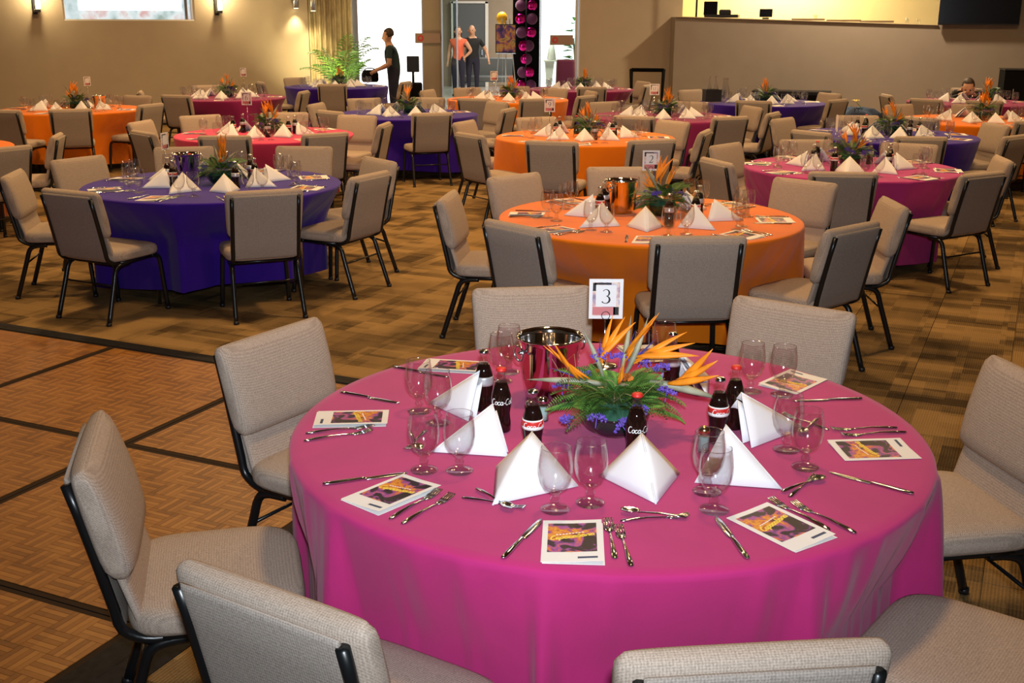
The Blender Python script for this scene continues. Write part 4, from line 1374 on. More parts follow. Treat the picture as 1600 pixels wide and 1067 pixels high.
def bird(parent, loc, yaw, pitch, s_=1.0, roll=0.0, petals=3, spread=0.26):
    ps = 1.45 if pitch > 0.9 else 1.05
    o = link('bird_of_paradise', bract_me, parent, loc)
    o.rotation_euler = (Matrix.Rotation(yaw, 3, 'Z') @ Matrix.Rotation(-pitch, 3, 'Y') @ Matrix.Rotation(roll, 3, 'X')).to_euler()
    o.scale = (s_, s_, s_)
    for k in range(petals):
        p = link('petal', petal_me, o, (0.045 + 0.012 * k, 0.004 * (k - 1), 0.006))
        p.rotation_euler = (Matrix.Rotation(0.16 * (k - (petals - 1) / 2), 3, 'Z') @ Matrix.Rotation(-(0.45 + spread * k), 3, 'Y')).to_euler()
        p.scale = (ps, ps, ps)
    tg = link('tongue', tongue_me, o, (0.06, 0, 0.006))
    tg.rotation_euler = (0, -0.30, 0)
    return o
def arrangement(x, y, rz, label, seed, near=False, birds=None, z=None):
    t = thing('flower_arrangement', label, 'centrepiece', (x, y, ZT if z is None else z), rz, 'tropical flower centrepieces')
    link('bowl', bowl_me, t)
    link('foam', foam_me, t)
    rn = random.Random(seed)
    nf = 96 if near else 40
    if near:
        for k in range(nf):
            a = 2 * PI * k / nf * 3.0 + rn.uniform(-0.25, 0.25)
            lay = k / nf
            o = link('fern_frond', FRM[k % 3], t, (0.035 * math.cos(a), 0.035 * math.sin(a), 0.070 + 0.050 * lay))
            o.rotation_euler = (Matrix.Rotation(a, 3, 'Z') @ Matrix.Rotation(-((-0.02, 0.0, 0.15)[k % 3] + 0.85 * lay * rn.uniform(0.6, 1.2)), 3, 'Y') @ Matrix.Rotation(rn.uniform(-0.4, 0.4), 3, 'X')).to_euler()
            s_ = rn.uniform(0.75, 1.2) * (1.0 - 0.15 * lay)
            o.scale = (s_, s_, s_)
    else:
        link('foliage', FAR_FOLIAGE[seed % 2], t)['kind'] = 'stuff'
    for k in range(11 if near else 6):
        a = rn.uniform(0, 2 * PI)
        r_ = rn.uniform(0.05, 0.16)
        if near:
            a, r_, zz = NEAR_ST[k]
        else:
            zz = 0.16 - 0.35 * r_
        link('statice_cluster', ST[k % 2], t, (r_ * math.cos(a), r_ * math.sin(a), zz)).rotation_euler = (rn.uniform(-0.6, 0.6) - 0.0, rn.uniform(-0.5, 0.5), rn.uniform(0, 3))
    for k in range(2 if near else 1):
        link('mum_flower', mum_me, t, ((0.03, -0.02, 0.165) if k == 0 else (-0.05, 0.07, 0.15)))
    for b_ in (birds or [(0.02, 0.02, 0.13, 2.9, 0.25, 0.9, 0.6), (-0.01, 0.03, 0.15, 1.9, 1.15, 0.95, 0.2), (0.02, 0.0, 0.14, 0.2, 0.75, 0.95, 0.5), (0.0, 0.0, 0.15, -0.4 + seed, 0.95, 0.85, 0.3)]):
        bird(t, b_[:3], b_[3], b_[4], b_[5], b_[6])
    for k in range(7 if near else 3):
        a = rn.uniform(0, 2 * PI)
        pts = [(0, 0, 0.10)]
        for q in range(1, 9):
            u = q / 8
            pts.append((0.22 * u * math.cos(a + 0.9 * u) + 0.02 * math.sin(9 * u), 0.22 * u * math.sin(a + 0.9 * u), 0.10 + rn.uniform(0.1, 0.2) * u - 0.06 * u * u + 0.015 * math.sin(8 * u)))
        MB().tube(pts, [0.0013 * (1 - 0.6 * k_ / 8) for k_ in range(9)], 4).obj('curly_twig', 'twig', t)
    return t
NEAR_ST = [(-2.55, 0.170, 0.060), (-2.05, 0.135, 0.075), (2.95, 0.155, 0.120), (2.7, 0.100, 0.150), (1.3, 0.060, 0.200), (2.0, 0.085, 0.205), (0.75, 0.110, 0.190), (0.35, 0.150, 0.170), (-0.35, 0.150, 0.130), (-1.05, 0.120, 0.095), (-1.45, 0.130, 0.060)]
FAR_FOLIAGE = []
for sd in (11, 12):
    rn = random.Random(sd)
    mb = MB()
    for k in range(46):
        a = 2 * PI * k / 46 * 3 + rn.uniform(-0.3, 0.3)
        lay = k / 46
        src = FR[k % 3]
        M = Matrix.Translation((0.035 * math.cos(a), 0.035 * math.sin(a), 0.07 + 0.05 * lay)) @ Matrix.Rotation(a, 4, 'Z') @ Matrix.Rotation(-(-0.15 + 0.95 * lay * rn.uniform(0.6, 1.25)), 4, 'Y') @ Matrix.Rotation(rn.uniform(-0.5, 0.5), 4, 'X') @ Matrix.Scale(rn.uniform(0.8, 1.15), 4)
        mb.add([M @ Vector(p) for p in src.v], src.f)
    mb.v = [(p[0], p[1], max(0.004, p[2])) for p in mb.v]
    FAR_FOLIAGE.append(mb.mesh('foliage', 'leaf_dark'))

# ------------------------------------------------------------------ the front table
T1D = 'front magenta table'
for k, ((x, y), lab) in enumerate(zip([(-0.234, 2.803), (-0.139, 2.80), (-0.285, 3.274), (-0.220, 3.170), (0.108, 2.556), (0.197, 2.595), (0.50, 2.556), (0.501, 2.668), (0.773, 2.963), (0.795, 2.835), (0.872, 3.448), (0.777, 3.48), (-0.035, 3.577), (-0.010, 3.680), (0.449, 3.611), (0.524, 3.721)],
        ['left goblet in front of the large left napkin', 'right goblet in front of the large left napkin', 'taller-looking goblet behind the left programme', 'goblet overlapped by the small left rear napkin',
         'goblet overlapping the near left napkin', 'goblet alone between the two nearest napkins', 'nearest goblet beside the right napkin', 'goblet just behind the nearest right-hand goblet',
         'goblet overlapping the right rear napkin', 'goblet above the crossed fork and spoon at right', 'goblet over the upper right programme', 'goblet left of the upper right programme',
         'front goblet left of the ice bucket', 'rear goblet left of the ice bucket', 'goblet behind the flowers, left of two', 'goblet behind the flowers, right of two'])):
    goblet(x, y, 'clear %s, %s' % (lab, T1D) if len(lab.split()) < 12 else lab, 'water goblets on the front table')
for k, (x, y, oa, lab) in enumerate([(-0.085, 2.985, -159, 'large left napkin beside two goblets'), (-0.125, 3.300, 158, 'left rear napkin beside a cola bottle'), (0.045, 2.725, -120, 'near left napkin behind a single goblet'),
        (0.345, 2.735, -84, 'nearest napkin with its ridge towards the camera'), (0.585, 2.775, -42, 'right napkin beside the nearest goblets'), (0.695, 3.105, 12, 'right rear napkin behind two bottles'), (0.575, 3.520, 50, 'far right napkin behind a silver-labelled bottle')]):
    napkin(k, x, y, oa, 'white pyramid %s on the %s' % (lab, T1D), 'folded napkins on the front table')
for kind, x, y, rz, lab in [('silver', -0.086, 3.294, 0.0, 'silver-labelled cola bottle beside the left rear napkin'), ('script', -0.031, 3.114, 0.25, 'cola bottle with white script behind the large left napkin'),
        ('red', 0.058, 2.912, 0.3, 'red-labelled cola bottle behind the near left napkin'), ('silver', 0.521, 3.503, 0.3, 'silver-labelled cola bottle right of the flowers'),
        ('script', 0.657, 3.143, 2.4, 'cola bottle before the right rear napkin, no label facing'), ('red', 0.589, 3.026, 0.45, 'red-labelled cola bottle at right beside a shaker'), ('script', 0.340, 2.887, 0.35, 'red-capped cola bottle in front of the flower bowl')]:
    bottle(kind, x, y, lab, 'cola bottles on the front table', rz)
shaker(0.056, 3.165, 'pepper', 'pepper shaker beside the chrome ice bucket')
shaker(0.094, 3.200, 'salt', 'salt shaker with white salt beside the ice bucket')
shaker(0.538, 2.951, 'salt', 'gold-capped glass shaker left of the right red-labelled bottle', shaker_cap_gold)
bucket(0.120, 3.42, 0.6, 'chrome ice bucket on the front magenta table')
arrangement(0.300, 3.10, 0.0, 'fern, statice and bird-of-paradise centrepiece on the front magenta table', 5, True,
            birds=[(-0.02, -0.01, 0.150, PI - 0.10, 0.10, 1.25, -0.5), (-0.03, 0.06, 0.150, 2.6, 1.20, 0.80, 0.6), (0.02, 0.05, 0.160, 1.0, 1.15, 0.95, 0.9), (0.03, 0.03, 0.165, 0.25, 1.10, 0.95, 2.6),
                   (0.10, 0.01, 0.155, -0.12, -0.15, 1.15, 0.4), (0.0, -0.03, 0.15, -1.3, 0.45, 0.55, 0.0)])
number_card('T1', 0.322, 3.75, 1.077, '3', 0.0, 'white table card reading 3 above the front flowers', 0.117, 0.140)
for (x, y), ra, lab in [((0.141, 2.376), -3, 'nearest programme, upright to the camera beside two forks'), ((0.64, 2.456), 34, 'slanted programme at near right'), ((-0.305, 2.647), -41, 'slanted programme at near left with two forks'),
        ((-0.482, 3.205), -86, 'programme at the left edge'), ((-0.205, 3.745), -100, 'programme at far left beside the rear bottle'), ((1.017, 2.959), 95, 'programme at the right edge'),
        ((0.940, 3.575), 138, 'programme at far right under a goblet'), ((0.484, 3.900), 195, 'programme half hidden behind the flowers')]:
    program(x, y, ra, 'colourful %s, %s' % (lab, T1D), 'printed programmes on the front table')
for a, b_, lab in [((-0.017, 2.294), (0.071, 2.493), 'left of the nearest programme'), ((0.53, 2.299), (0.499, 2.508), 'left of the near right programme'), ((-0.481, 2.705), (-0.285, 2.78), 'above the near left programme'),
        ((-0.548, 3.45), (-0.358, 3.351), 'above the left edge programme'), ((1.018, 2.663), (0.86, 2.792), 'below the right edge programme'), ((1.106, 3.406), (0.906, 3.385), 'below the far right programme'), ((-0.387, 3.716), (-0.238, 3.631), 'below the far left programme')]:
    cutlery('table_knife', a, b_, 'steel table knife lying %s on the %s' % (lab, T1D), 'knives on the front table')
for a, b_, lab in [((0.233, 2.287), (0.232, 2.495), 'inner fork right of the nearest programme'), ((0.266, 2.25), (0.255, 2.459), 'outer fork right of the nearest programme'), ((0.754, 2.446), (0.655, 2.615), 'inner fork above the near right programme'),
        ((0.808, 2.433), (0.71, 2.589), 'outer fork above the near right programme'), ((-0.295, 2.492), (-0.184, 2.666), 'inner fork below the near left programme'), ((-0.262, 2.467), (-0.150, 2.637), 'outer fork below the near left programme'),
        ((-0.584, 3.080), (-0.424, 3.135), 'inner fork below the left edge programme'), ((-0.586, 3.018), (-0.418, 3.094), 'outer fork below the left edge programme'), ((1.154, 3.106), (0.966, 3.077), 'inner fork above the right edge programme'), ((1.140, 3.143), (0.950, 3.125), 'outer fork above the right edge programme')]:
    cutlery('table_fork', a, b_, 'steel %s on the %s' % (lab, T1D), 'forks on the front table')
for (a, b_), (c, d), lab in [(((-0.125, 2.624), (0.034, 2.559)), ((-0.090, 2.672), (0.002, 2.544)), 'below the near left napkin'), (((0.256, 2.488), (0.439, 2.522)), ((0.433, 2.50), (0.261, 2.543)), 'below the nearest napkin'),
        (((0.697, 2.624), (0.816, 2.783)), ((0.690, 2.660), (0.825, 2.755)), 'right of the right napkin'), (((-0.251, 3.111), (-0.295, 2.942)), ((-0.300, 3.090), (-0.255, 2.930)), 'left of the large left napkin'), (((0.935, 3.124), (0.835, 3.258)), ((0.920, 3.20), (0.850, 3.09)), 'right of the right rear napkin')]:
    cutlery('dessert_fork', a, b_, 'dessert fork crossing a spoon %s, %s' % (lab, T1D), 'dessert forks on the front table')
    cutlery('dessert_spoon', c, d, 'dessert spoon crossing a fork %s, %s' % (lab, T1D), 'dessert spoons on the front table', dz=0.0042)

# ------------------------------------------------------------------ the other tables
for t, (cx, cy, R) in TABLES.items():
    if t in ('T1', 'T18'):
        continue
    D = TDESC[t]
    near = t in ('T2', 'T3', 'T4')
    mid = near or t in ('T6', 'T8', 'T9')
    rn = random.Random(sum(map(ord, t)) * 13)
    base = rn.uniform(-8, 8) + (22.5 if t in ('T3', 'T4', 'T7') else 0)
    angs = [base + 45 * k for k in range(8)]
    nms = sectors(angs)
    for k, (a, nm) in enumerate(zip(angs, nms)):
        ar = math.radians(a)
        def at(r_, tan):
            return (cx + r_ * math.cos(ar) - tan * math.sin(ar), cy + r_ * math.sin(ar) + tan * math.cos(ar))
        x, y = at(0.40 + rn.uniform(-0.03, 0.03), rn.uniform(-0.02, 0.02))
        napkin(k, x, y, a + rn.uniform(-15, 15), 'white pyramid napkin at the %s seat of the %s' % (nm, D), 'folded napkins on the ' + D)
        x, y = at(0.60 + rn.uniform(-0.02, 0.02), 0.115)
        goblet(x, y, 'clear goblet, first of two, %s seat of the %s' % (nm, D), 'water goblets on the ' + D, rim=near)
        x, y = at(0.56 + rn.uniform(-0.02, 0.02), 0.215)
        goblet(x, y, 'clear goblet, second of two, %s seat of the %s' % (nm, D), 'water goblets on the ' + D, rim=near)
        if mid or k % 2 == 0:
            x, y = at(0.755, rn.uniform(-0.02, 0.02))
            program(x, y, a + 90 + rn.uniform(-10, 10), 'printed programme at the %s seat of the %s' % (nm, D), 'programmes on the ' + D, full=False)
        if mid and k % 4 != 1:
            x, y = at(0.30, 0.10 + rn.uniform(-0.02, 0.02))
            bottle(('silver', 'red', 'script')[k % 3], x, y, 'dark cola bottle by the %s napkin of the %s' % (nm, D), 'cola bottles on the ' + D, a)
        if near:
            p0, p1 = at(0.84, -0.115), at(0.62, -0.115)
            cutlery('table_knife', p0, p1, 'table knife at the %s seat of the %s' % (nm, D), 'knives on the ' + D)
            for q, w in ((0.10, 'inner'), (0.135, 'outer')):
                p0, p1 = at(0.85, q), at(0.65, q)
                cutlery('table_fork', p0, p1, '%s table fork at the %s seat of the %s' % (w, nm, D), 'forks on the ' + D)
    fx = {'T2': (0.93, 6.93), 'T3': (-2.13, 8.22), 'T4': (2.82, 9.45), 'T17': (7.15, 17.30)}.get(t, (cx + 0.04, cy + 0.02))
    arrangement(fx[0], fx[1], rn.uniform(0, 6.2), 'tropical flower centrepiece with orange petals on the %s' % D, sum(map(ord, t)))
for t, x, y in (('T2', 0.68, 7.03), ('T3', -2.42, 8.38), ('T5', -5.52, 15.30)):
    bucket(x, y, 0.8, 'chrome ice bucket on the %s' % TDESC[t], s_=(0.85 if t == 'T5' else 1.0))
number_card('T2', 0.893, 7.30, 1.122, '2', 0.0, 'white table card reading 2 above the orange table', 0.11, 0.13)
number_card('T8', 0.382, 11.90, 1.144, '9', 0.05, 'white table card reading 9 on the middle orange table', 0.11, 0.137)
number_card('T12', 1.760, 14.30, 1.170, '11', 0.05, 'white table card reading 11 on the plum table', 0.12, 0.135)
number_card('T6', -2.833, 12.20, 1.178, '6', -0.05, 'white table card above the coral table', 0.11, 0.135)
number_card('T3', -2.636, 8.60, 1.098, '', 1.35, 'table card turned edge-on on the violet table beside the dance floor', 0.11, 0.13)
number_card('T4', 2.726, 9.60, 1.168, '', 1.45, 'table card turned edge-on on the magenta table at right', 0.11, 0.13)
number_card('T10', -4.136, 17.70, 1.205, '', 0.1, 'small table card on the plum table by the left wall', 0.09, 0.13)
number_card('T13', -0.288, 17.50, 1.180, '', 0.0, 'pale table card on the orange table before the doorway', 0.11, 0.14)
number_card('T5', -5.70, 15.42, 1.175, '', 0.9, 'blurred pale table card below the high window', 0.10, 0.12)

# ------------------------------------------------------------------ things along the back of the hall
# television on the wall
WD = (Vector((*PC, 0)) - Vector((*PB, 0))).normalized()
wyaw = math.atan2(WD.y, WD.x)
WN = Vector((WD.y, -WD.x, 0))
def on_wall(px):
    k = (px - 800) / FPX * math.cos(PITCH)
    s_ = (k * PB[1] - PB[0]) / (WD.x - k * WD.y)
    return Vector((PB[0] + WD.x * s_, PB[1] + WD.y * s_, 0))
a, b_ = on_wall(1463), on_wall(1590)
tvw = (b_ - a).length
c = (a + b_) / 2 + WN * 0.09
tv = thing('wall_television', 'large black screen mounted high on the right wall', 'television', (c.x, c.y, 1.868), wyaw)
MB().box((0, 0, 0.42), (tvw, 0.06, 0.84), bev=0.008).obj('bezel', 'black_plastic', tv, smooth=False)
MB().box((0, -0.031, 0.425), (tvw - 0.03, 0.004, 0.80)).obj('screen_panel', 'screen', tv, smooth=False)
MB().box((0, 0.055, 0.4), (0.4, 0.05, 0.3)).obj('bracket', 'black_steel', tv, smooth=False)

# black stage box at the right edge
sb = thing('equipment_case', 'tall black equipment case against the right wall', 'case', (8.72, 18.95, 0), -0.25)
MB().box((0.0, 0, 0.59), (1.3, 0.6, 1.16), bev=0.02).obj('body', 'black_cloth', sb, smooth=False)
MB().box((0.0, 0, 1.175), (1.32, 0.62, 0.02)).obj('lid', 'black_plastic', sb, smooth=False)
for sx in (-0.5, 0.5):
    MB().tube([(sx, -0.31, 0.7), (sx, -0.33, 0.72), (sx, -0.33, 0.86), (sx, -0.31, 0.88)], 0.012, 6).obj('handle', 'steel', sb)

# things standing on the booth wall
def booth(px, y=None):
    k = (px - 800) / FPX * math.cos(PITCH)
    d = Vector((PB[0] - PA[0], PB[1] - PA[1])).normalized()
    s_ = (k * PA[1] - PA[0]) / (d.x - k * d.y)
    L = math.hypot(PB[0] - PA[0], PB[1] - PA[1])
    return Vector((PA[0] + d.x * s_ - d.y * 0.11, PA[1] + d.y * s_ + d.x * 0.11, 2.005 - 0.128 * s_ / L))
byaw = math.atan2(PB[1] - PA[1], PB[0] - PA[0])
p = booth(1124)
mx = thing('mixing_console', 'black mixing console on the booth wall', 'audio console', p, byaw)
MB().box((0, 0.05, 0.03), (0.64, 0.3, 0.06), bev=0.008).obj('body', 'black_plastic', mx, smooth=False)
MB().box((0.06, 0.05, 0.10), (0.22, 0.12, 0.10), bev=0.02).obj('meter_hood', 'black_plastic', mx, smooth=False)
MB().box((-0.22, 0.05, 0.17), (0.26, 0.05, 0.26), bev=0.01).obj('monitor', 'screen', mx, smooth=False)
p = booth(1193)
sp_ = thing('small_monitor', 'small black monitor on the booth wall', 'monitor', p, byaw)
MB().box((0, 0.05, 0.11), (0.24, 0.04, 0.15), bev=0.006).obj('screen_panel', 'screen', sp_, smooth=False)
MB().box((0, 0.05, 0.015), (0.12, 0.1, 0.03)).obj('foot', 'black_plastic', sp_, smooth=False)
for k, (px, w_, lab) in enumerate(((1260, 0.60, 'flat dark tray on the booth wall, leftmost'), (1316, 0.62, 'flat dark tray on the booth wall, middle'), (1368, 0.60, 'flat dark tray on the booth wall, rightmost'))):
    p = booth(px)
    tr_ = thing('flat_tray', lab, 'tray', p, byaw, 'trays on the booth wall')
    MB().box((0, 0.03, 0.006), (w_, 0.2, 0.012)).obj('base', 'pot', tr_, smooth=False)
    fr = MB()
    for yy in (-0.07, 0.13):
        fr.box((0, yy, 0.022), (w_, 0.012, 0.024))
    fr.obj('rim', 'pot', tr_, smooth=False)
p = booth(1084)
MBp = MB().box((0, 0.02, 0.5), (0.035, 0.03, 1.0))
o = MBp.obj('booth_post', 'black_steel', None, smooth=False)
o.location = p
o.rotation_euler = (0, 0, byaw)
tag(o, 'thin black post rising from the booth wall', 'post')
for k, (px, lab) in enumerate(((1271, 'small clear tumbler on the booth wall above the left tray'), (1416, 'small clear tumbler on the booth wall right of the trays'), (1433, 'second clear tumbler on the booth wall right of the trays'))):
    p = booth(px)
    g_ = MB().lathe([(0.028, 0), (0.030, 0.004), (0.036, 0.09), (0.034, 0.09), (0.027, 0.008), (0.004, 0.007)], 14).obj('tumbler', 'stem_glass')
    g_.location = p + Vector((0, 0, 0.012 if k == 0 else 0))
    tag(g_, lab, 'glass', 'tumblers on the booth wall')

# black tubular frame stand
bf = thing('tubular_frame_stand', 'black padded tubular frame stand before the tan wall', 'stand', (2.5, 21.5, 0), -0.1)
MB().tube([(-0.30, 0, 1.06), (-0.30, 0, 1.04), (0.30, 0, 1.04), (0.30, 0, 1.06)], 0.035, 10).obj('top_bar', 'black_cloth', bf)
for s_ in (-1, 1):
    MB().tube([(0.30 * s_, 0, 1.05), (0.285 * s_, 0, 0.6), (0.28 * s_, 0, 0.0)], [0.035, 0.026, 0.024], 10).obj('post', 'black_cloth', bf)
    MB().tube([(0.28 * s_, -0.25, 0.02), (0.28 * s_, 0.25, 0.02)], 0.02, 8).obj('foot', 'black_steel', bf)
MB().tube([(-0.28, 0, 0.3), (0.28, 0, 0.3)], 0.015, 8).obj('stretcher', 'black_steel', bf)

# draped chair by the glass door
dr = []
for z, s_ in ((0.0, 1.0), (0.3, 0.95), (0.62, 0.90), (0.9, 0.88), (1.15, 0.86), (1.19, 0.80)):
    dr.append([(x * (1 + 0.05 * math.sin(9 * math.atan2(y, x)) * (1 - z / 1.3)), y, z) for x, y, _ in superell(0.21 * s_, 0.16 * s_, 4, 40)])
o = MB().loft(dr).obj('draped_pedestal', 'purple_velvet')
o.location = (1.02, 22.45, 0)
tag(o, 'deep purple draped pedestal beside the right glass door', 'pedestal')

# low dark sideboard and cloth bundle by the booth wall
sd = thing('low_sideboard', 'low black sideboard along the booth wall', 'sideboard', (5.15, 21.25, 0), byaw)
MB().box((0, 0, 0.36), (1.35, 0.45, 0.60), bev=0.01).obj('body', 'black_plastic', sd, smooth=False)
MB().box((0, 0, 0.675), (1.40, 0.5, 0.03)).obj('top', 'black_plastic', sd, smooth=False)
for sx in (-0.34, 0.34):
    MB().box((sx, -0.23, 0.36), (0.62, 0.02, 0.54), bev=0.004).obj('door', 'black_cloth', sd, smooth=False)
for sx in (-0.6, 0.6):
    MB().box((sx, 0, 0.03), (0.06, 0.4, 0.06)).obj('foot', 'black_plastic', sd, smooth=False)
rn = random.Random(3)
rows = []
n_ = 40
for k, (z, s_) in enumerate(((0.0, 1.0), (0.12, 1.02), (0.28, 0.96), (0.40, 0.85), (0.48, 0.62), (0.50, 0.3))):
    rows.append([(x * (1 + 0.06 * math.sin(i * 1.3 + k)), y * (1 + 0.08 * math.sin(i * 0.9 + 2 * k)), z + 0.03 * math.sin(i * 0.8 + k) * (z > 0)) for i, (x, y, _) in enumerate(superell(0.45 * s_, 0.3 * s_, 3, n_))])
o = MB().loft(rows).obj('cloth_bundle', 'blue_cloth')
o.location = (5.85, 19.5, 0)
tag(o, 'heap of dark blue cloth on the floor near the low wall', 'cloth')
yf = thing('small_yellow_flower', 'small yellow flower lying on the blue cloth heap', 'flower', (5.80, 19.40, 0.52))
MB().tube([(0.1, -0.05, -0.02), (0.05, 0, 0.05), (0, 0, 0.10)], 0.006, 5).obj('stem', 'leaf_green', yf)
pt = MB()
for k in range(6):
    a = 2 * PI * k / 6
    pt.add([(0, 0, 0.10), (0.05 * math.cos(a - 0.3), 0.05 * math.sin(a - 0.3), 0.13), (0.08 * math.cos(a), 0.08 * math.sin(a), 0.12), (0.05 * math.cos(a + 0.3), 0.05 * math.sin(a + 0.3), 0.13)], [(0, 1, 2, 3)])
pt.obj('petals', 'yellow_flower', yf)

# black crate with clear carafes on the violet table by the low wall
bc = thing('black_crate', 'black crate holding carafes on the violet table by the low wall', 'crate', (2.98, 17.22, ZT), 0.1)
MB().box((0, 0, 0.01), (0.24, 0.20, 0.02)).obj('base', 'black_plastic', bc, smooth=False)
for sx, sy, wx, wy in ((0, -0.095, 0.24, 0.012), (0, 0.095, 0.24, 0.012), (-0.115, 0, 0.012, 0.2), (0.115, 0, 0.012, 0.2)):
    MB().box((sx, sy, 0.09), (wx, wy, 0.17)).obj('side', 'black_plastic', bc, smooth=False)
car = MB().lathe([(0.035, 0.0), (0.042, 0.004), (0.045, 0.12), (0.040, 0.19), (0.018, 0.25), (0.016, 0.31), (0.024, 0.345), (0.022, 0.345), (0.014, 0.31), (0.016, 0.25), (0.037, 0.188), (0.042, 0.12), (0.038, 0.008), (0.004, 0.007)], 16).mesh('carafe', 'stem_glass')
for k, (dx, dy, dz, lab) in enumerate(((-0.055, -0.03, 0.03, 'clear carafe in the black crate, left'), (0.055, 0.02, 0.03, 'clear carafe in the black crate, right'), (0.19, 0.08, 0, 'clear carafe standing right of the black crate, first'), (0.20, -0.10, 0, 'clear carafe standing right of the black crate, second'))):
    o = link('carafe', car, None, (2.98 + dx, 17.22 + dy, ZT + (0.02 if dz else 0)))
    tag(o, lab, 'carafe', 'clear carafes on the violet table')

# potted palm in the corner
pl = thing('potted_palm', 'arching green palm lit from below in the corner by the curtain', 'plant', (-3.30, 22.45, 0))
MB().lathe([(0.17, 0), (0.20, 0.02), (0.25, 0.42), (0.27, 0.46), (0.25, 0.47), (0.23, 0.42), (0.02, 0.41)], 24).obj('pot', 'pot', pl)
rn = random.Random(21)
for k in range(17):
    a = 2 * PI * k / 17 * 5 + rn.uniform(-0.2, 0.2)
    L = rn.uniform(1.0, 1.75)
    reach = rn.uniform(0.35, 0.85)
    pts = []
    n_ = 16
    for q in range(n_ + 1):
        u = q / n_
        rr = reach * u ** 1.3
        pts.append(Vector((rr * math.cos(a), rr * math.sin(a) * 0.7, 0.42 + L * u - 0.55 * L * u ** 3 * reach)))
    mb = MB().tube(pts, [0.010 * (1 - 0.8 * q / n_) for q in range(n_ + 1)], 5)
    for q in range(5, n_ + 1):
        u = q / n_
        tg = (pts[q] - pts[q - 1]).normalized()
        sd_ = tg.cross(Vector((0, 0, 1))).normalized()
        ll = 0.34 * math.sin(PI * (0.25 + 0.7 * u)) + 0.05
        for s_ in (-1, 1):
            tip = pts[q] + sd_ * s_ * ll * 0.75 + tg * ll * 0.55 - Vector((0, 0, 0.25 * ll))
            m_ = (pts[q] + tip) / 2 + Vector((0, 0, 0.03))
            mb.add([pts[q], m_ + tg * 0.016, tip, m_ - tg * 0.016], [(0, 1, 2, 3)])
    mb.obj('frond', 'leaf_green' if k % 3 else 'leaf_dark', pl)
l = bpy.data.lights.new('plant_uplight', 'SPOT')
l.energy = 260
l.color = (1.0, 0.82, 0.40)
l.spot_size = 2.2
l.spot_blend = 0.9
l.shadow_soft_size = 0.06
up_t = thing('floor_uplight', 'small black uplight on the floor below the palm', 'lamp', (-3.50, 21.95, 0))
MB().lathe([(0.07, 0), (0.08, 0.01), (0.06, 0.14), (0.05, 0.14), (0.05, 0.1), (0.005, 0.1)], 16).obj('housing', 'black_plastic', up_t)
MB().lathe([(0.045, 0.11), (0.045, 0.118)], 14).obj('lens', 'lamp_glow', up_t)
lo = bpy.data.objects.new('plant_uplight', l)
COL.objects.link(lo)
lo.parent = up_t
lo.location = (0, 0, 0.16)
lo.rotation_euler = (PI - 0.45, 0, 0)

# equipment case on wheels by the bright window
ec = thing('equipment_trolley', 'black equipment trolley with a monitor beside the bright window', 'trolley', (-1.93, 22.3, 0), 0.1)
MB().box((0, 0, 0.42), (0.34, 0.36, 0.66), bev=0.02).obj('case', 'black_cloth', ec, smooth=False)
MB().tube([(0, 0, 0.74), (0, 0, 1.0)], 0.025, 8).obj('neck', 'black_steel', ec)
MB().box((0, -0.01, 1.10), (0.24, 0.05, 0.30), bev=0.01).obj('monitor', 'black_plastic', ec, smooth=False)
for sx in (-0.13, 0.13):
    for sy in (-0.13, 0.13):
        MB().sphere((sx, sy, 0.045), 0.045, 8, 6, (0.5, 1, 1)).obj('wheel', 'black_plastic', ec)

# ------------------------------------------------------------------ lobby things
es = thing('poster_easel', 'colourful poster on an easel in the lobby', 'poster', (-0.165, 26.0, 0), 0.0)
MB().box((0, 0, 1.525), (0.46, 0.02, 0.62)).obj('board', 'ink_black', es, smooth=False)
MB().box((0, -0.012, 1.525), (0.42, 0.004, 0.58)).obj('picture', 'poster_art', es, smooth=False)
for sx in (-1, 1):
    MB().tube([(0.08 * sx, 0.02, 1.95), (0.27 * sx, 0.02, 0.0)], 0.012, 6).obj('leg', 'alu', es)
MB().tube([(0, 0.04, 1.9), (0, 0.5, 0.0)], 0.012, 6).obj('leg', 'alu', es)
MB().box((0, -0.01, 1.205), (0.44, 0.06, 0.02)).obj('ledge', 'alu', es, smooth=False)
yb = thing('yellow_balloon', 'yellow balloon floating above the poster', 'balloon', (-0.26, 27.0, 0))
MB().sphere((0, 0, 1.96), 0.13, 16, 12, (1, 1, 1.15)).obj('skin', 'balloon_yellow', yb)
MB().tube([(0, 0, 1.82), (0.02, 0, 1.2), (0, 0, 0.02)], 0.003, 4).obj('ribbon', 'ink_white', yb)
MB().lathe([(0.05, 0), (0.05, 0.03), (0.01, 0.04)], 10).obj('weight', 'black_plastic', yb)
bcm = thing('balloon_column', 'column of magenta foil balloons on a black backing in the lobby', 'balloon column', (0.30, 27.0, 0))
MB().box((0, 0.16, 1.4), (0.62, 0.04, 2.8)).obj('backing', 'black_cloth', bcm, smooth=False)
MB().tube([(0, 0, 0), (0, 0, 2.7)], 0.02, 8).obj('pole', 'black_steel', bcm)
for k in range(9):
    for s_ in (-1, 1):
        o = MB().sphere((0, 0, 0), 0.13, 12, 9, (1, 0.7, 1)).obj('balloon', 'foil_magenta' if (k + (s_ > 0)) % 2 else 'purple_velvet', bcm)
        o.location = (0.13 * s_ * math.cos(k * 0.5), 0.03 * math.sin(k), 0.15 + 0.30 * k)
dk = []
o = MB().box((1.62, 27.5, 1.6), (0.30, 0.06, 3.2), bev=0.01).obj('dark_drape', 'black_cloth', smooth=False)
tag(o, 'dark drape hanging at the right of the lobby', 'drape')
lm = thing('table_lamp', 'glowing white table lamp on the pedestal table in the lobby', 'lamp', (0.98, 29.6, 0.95))
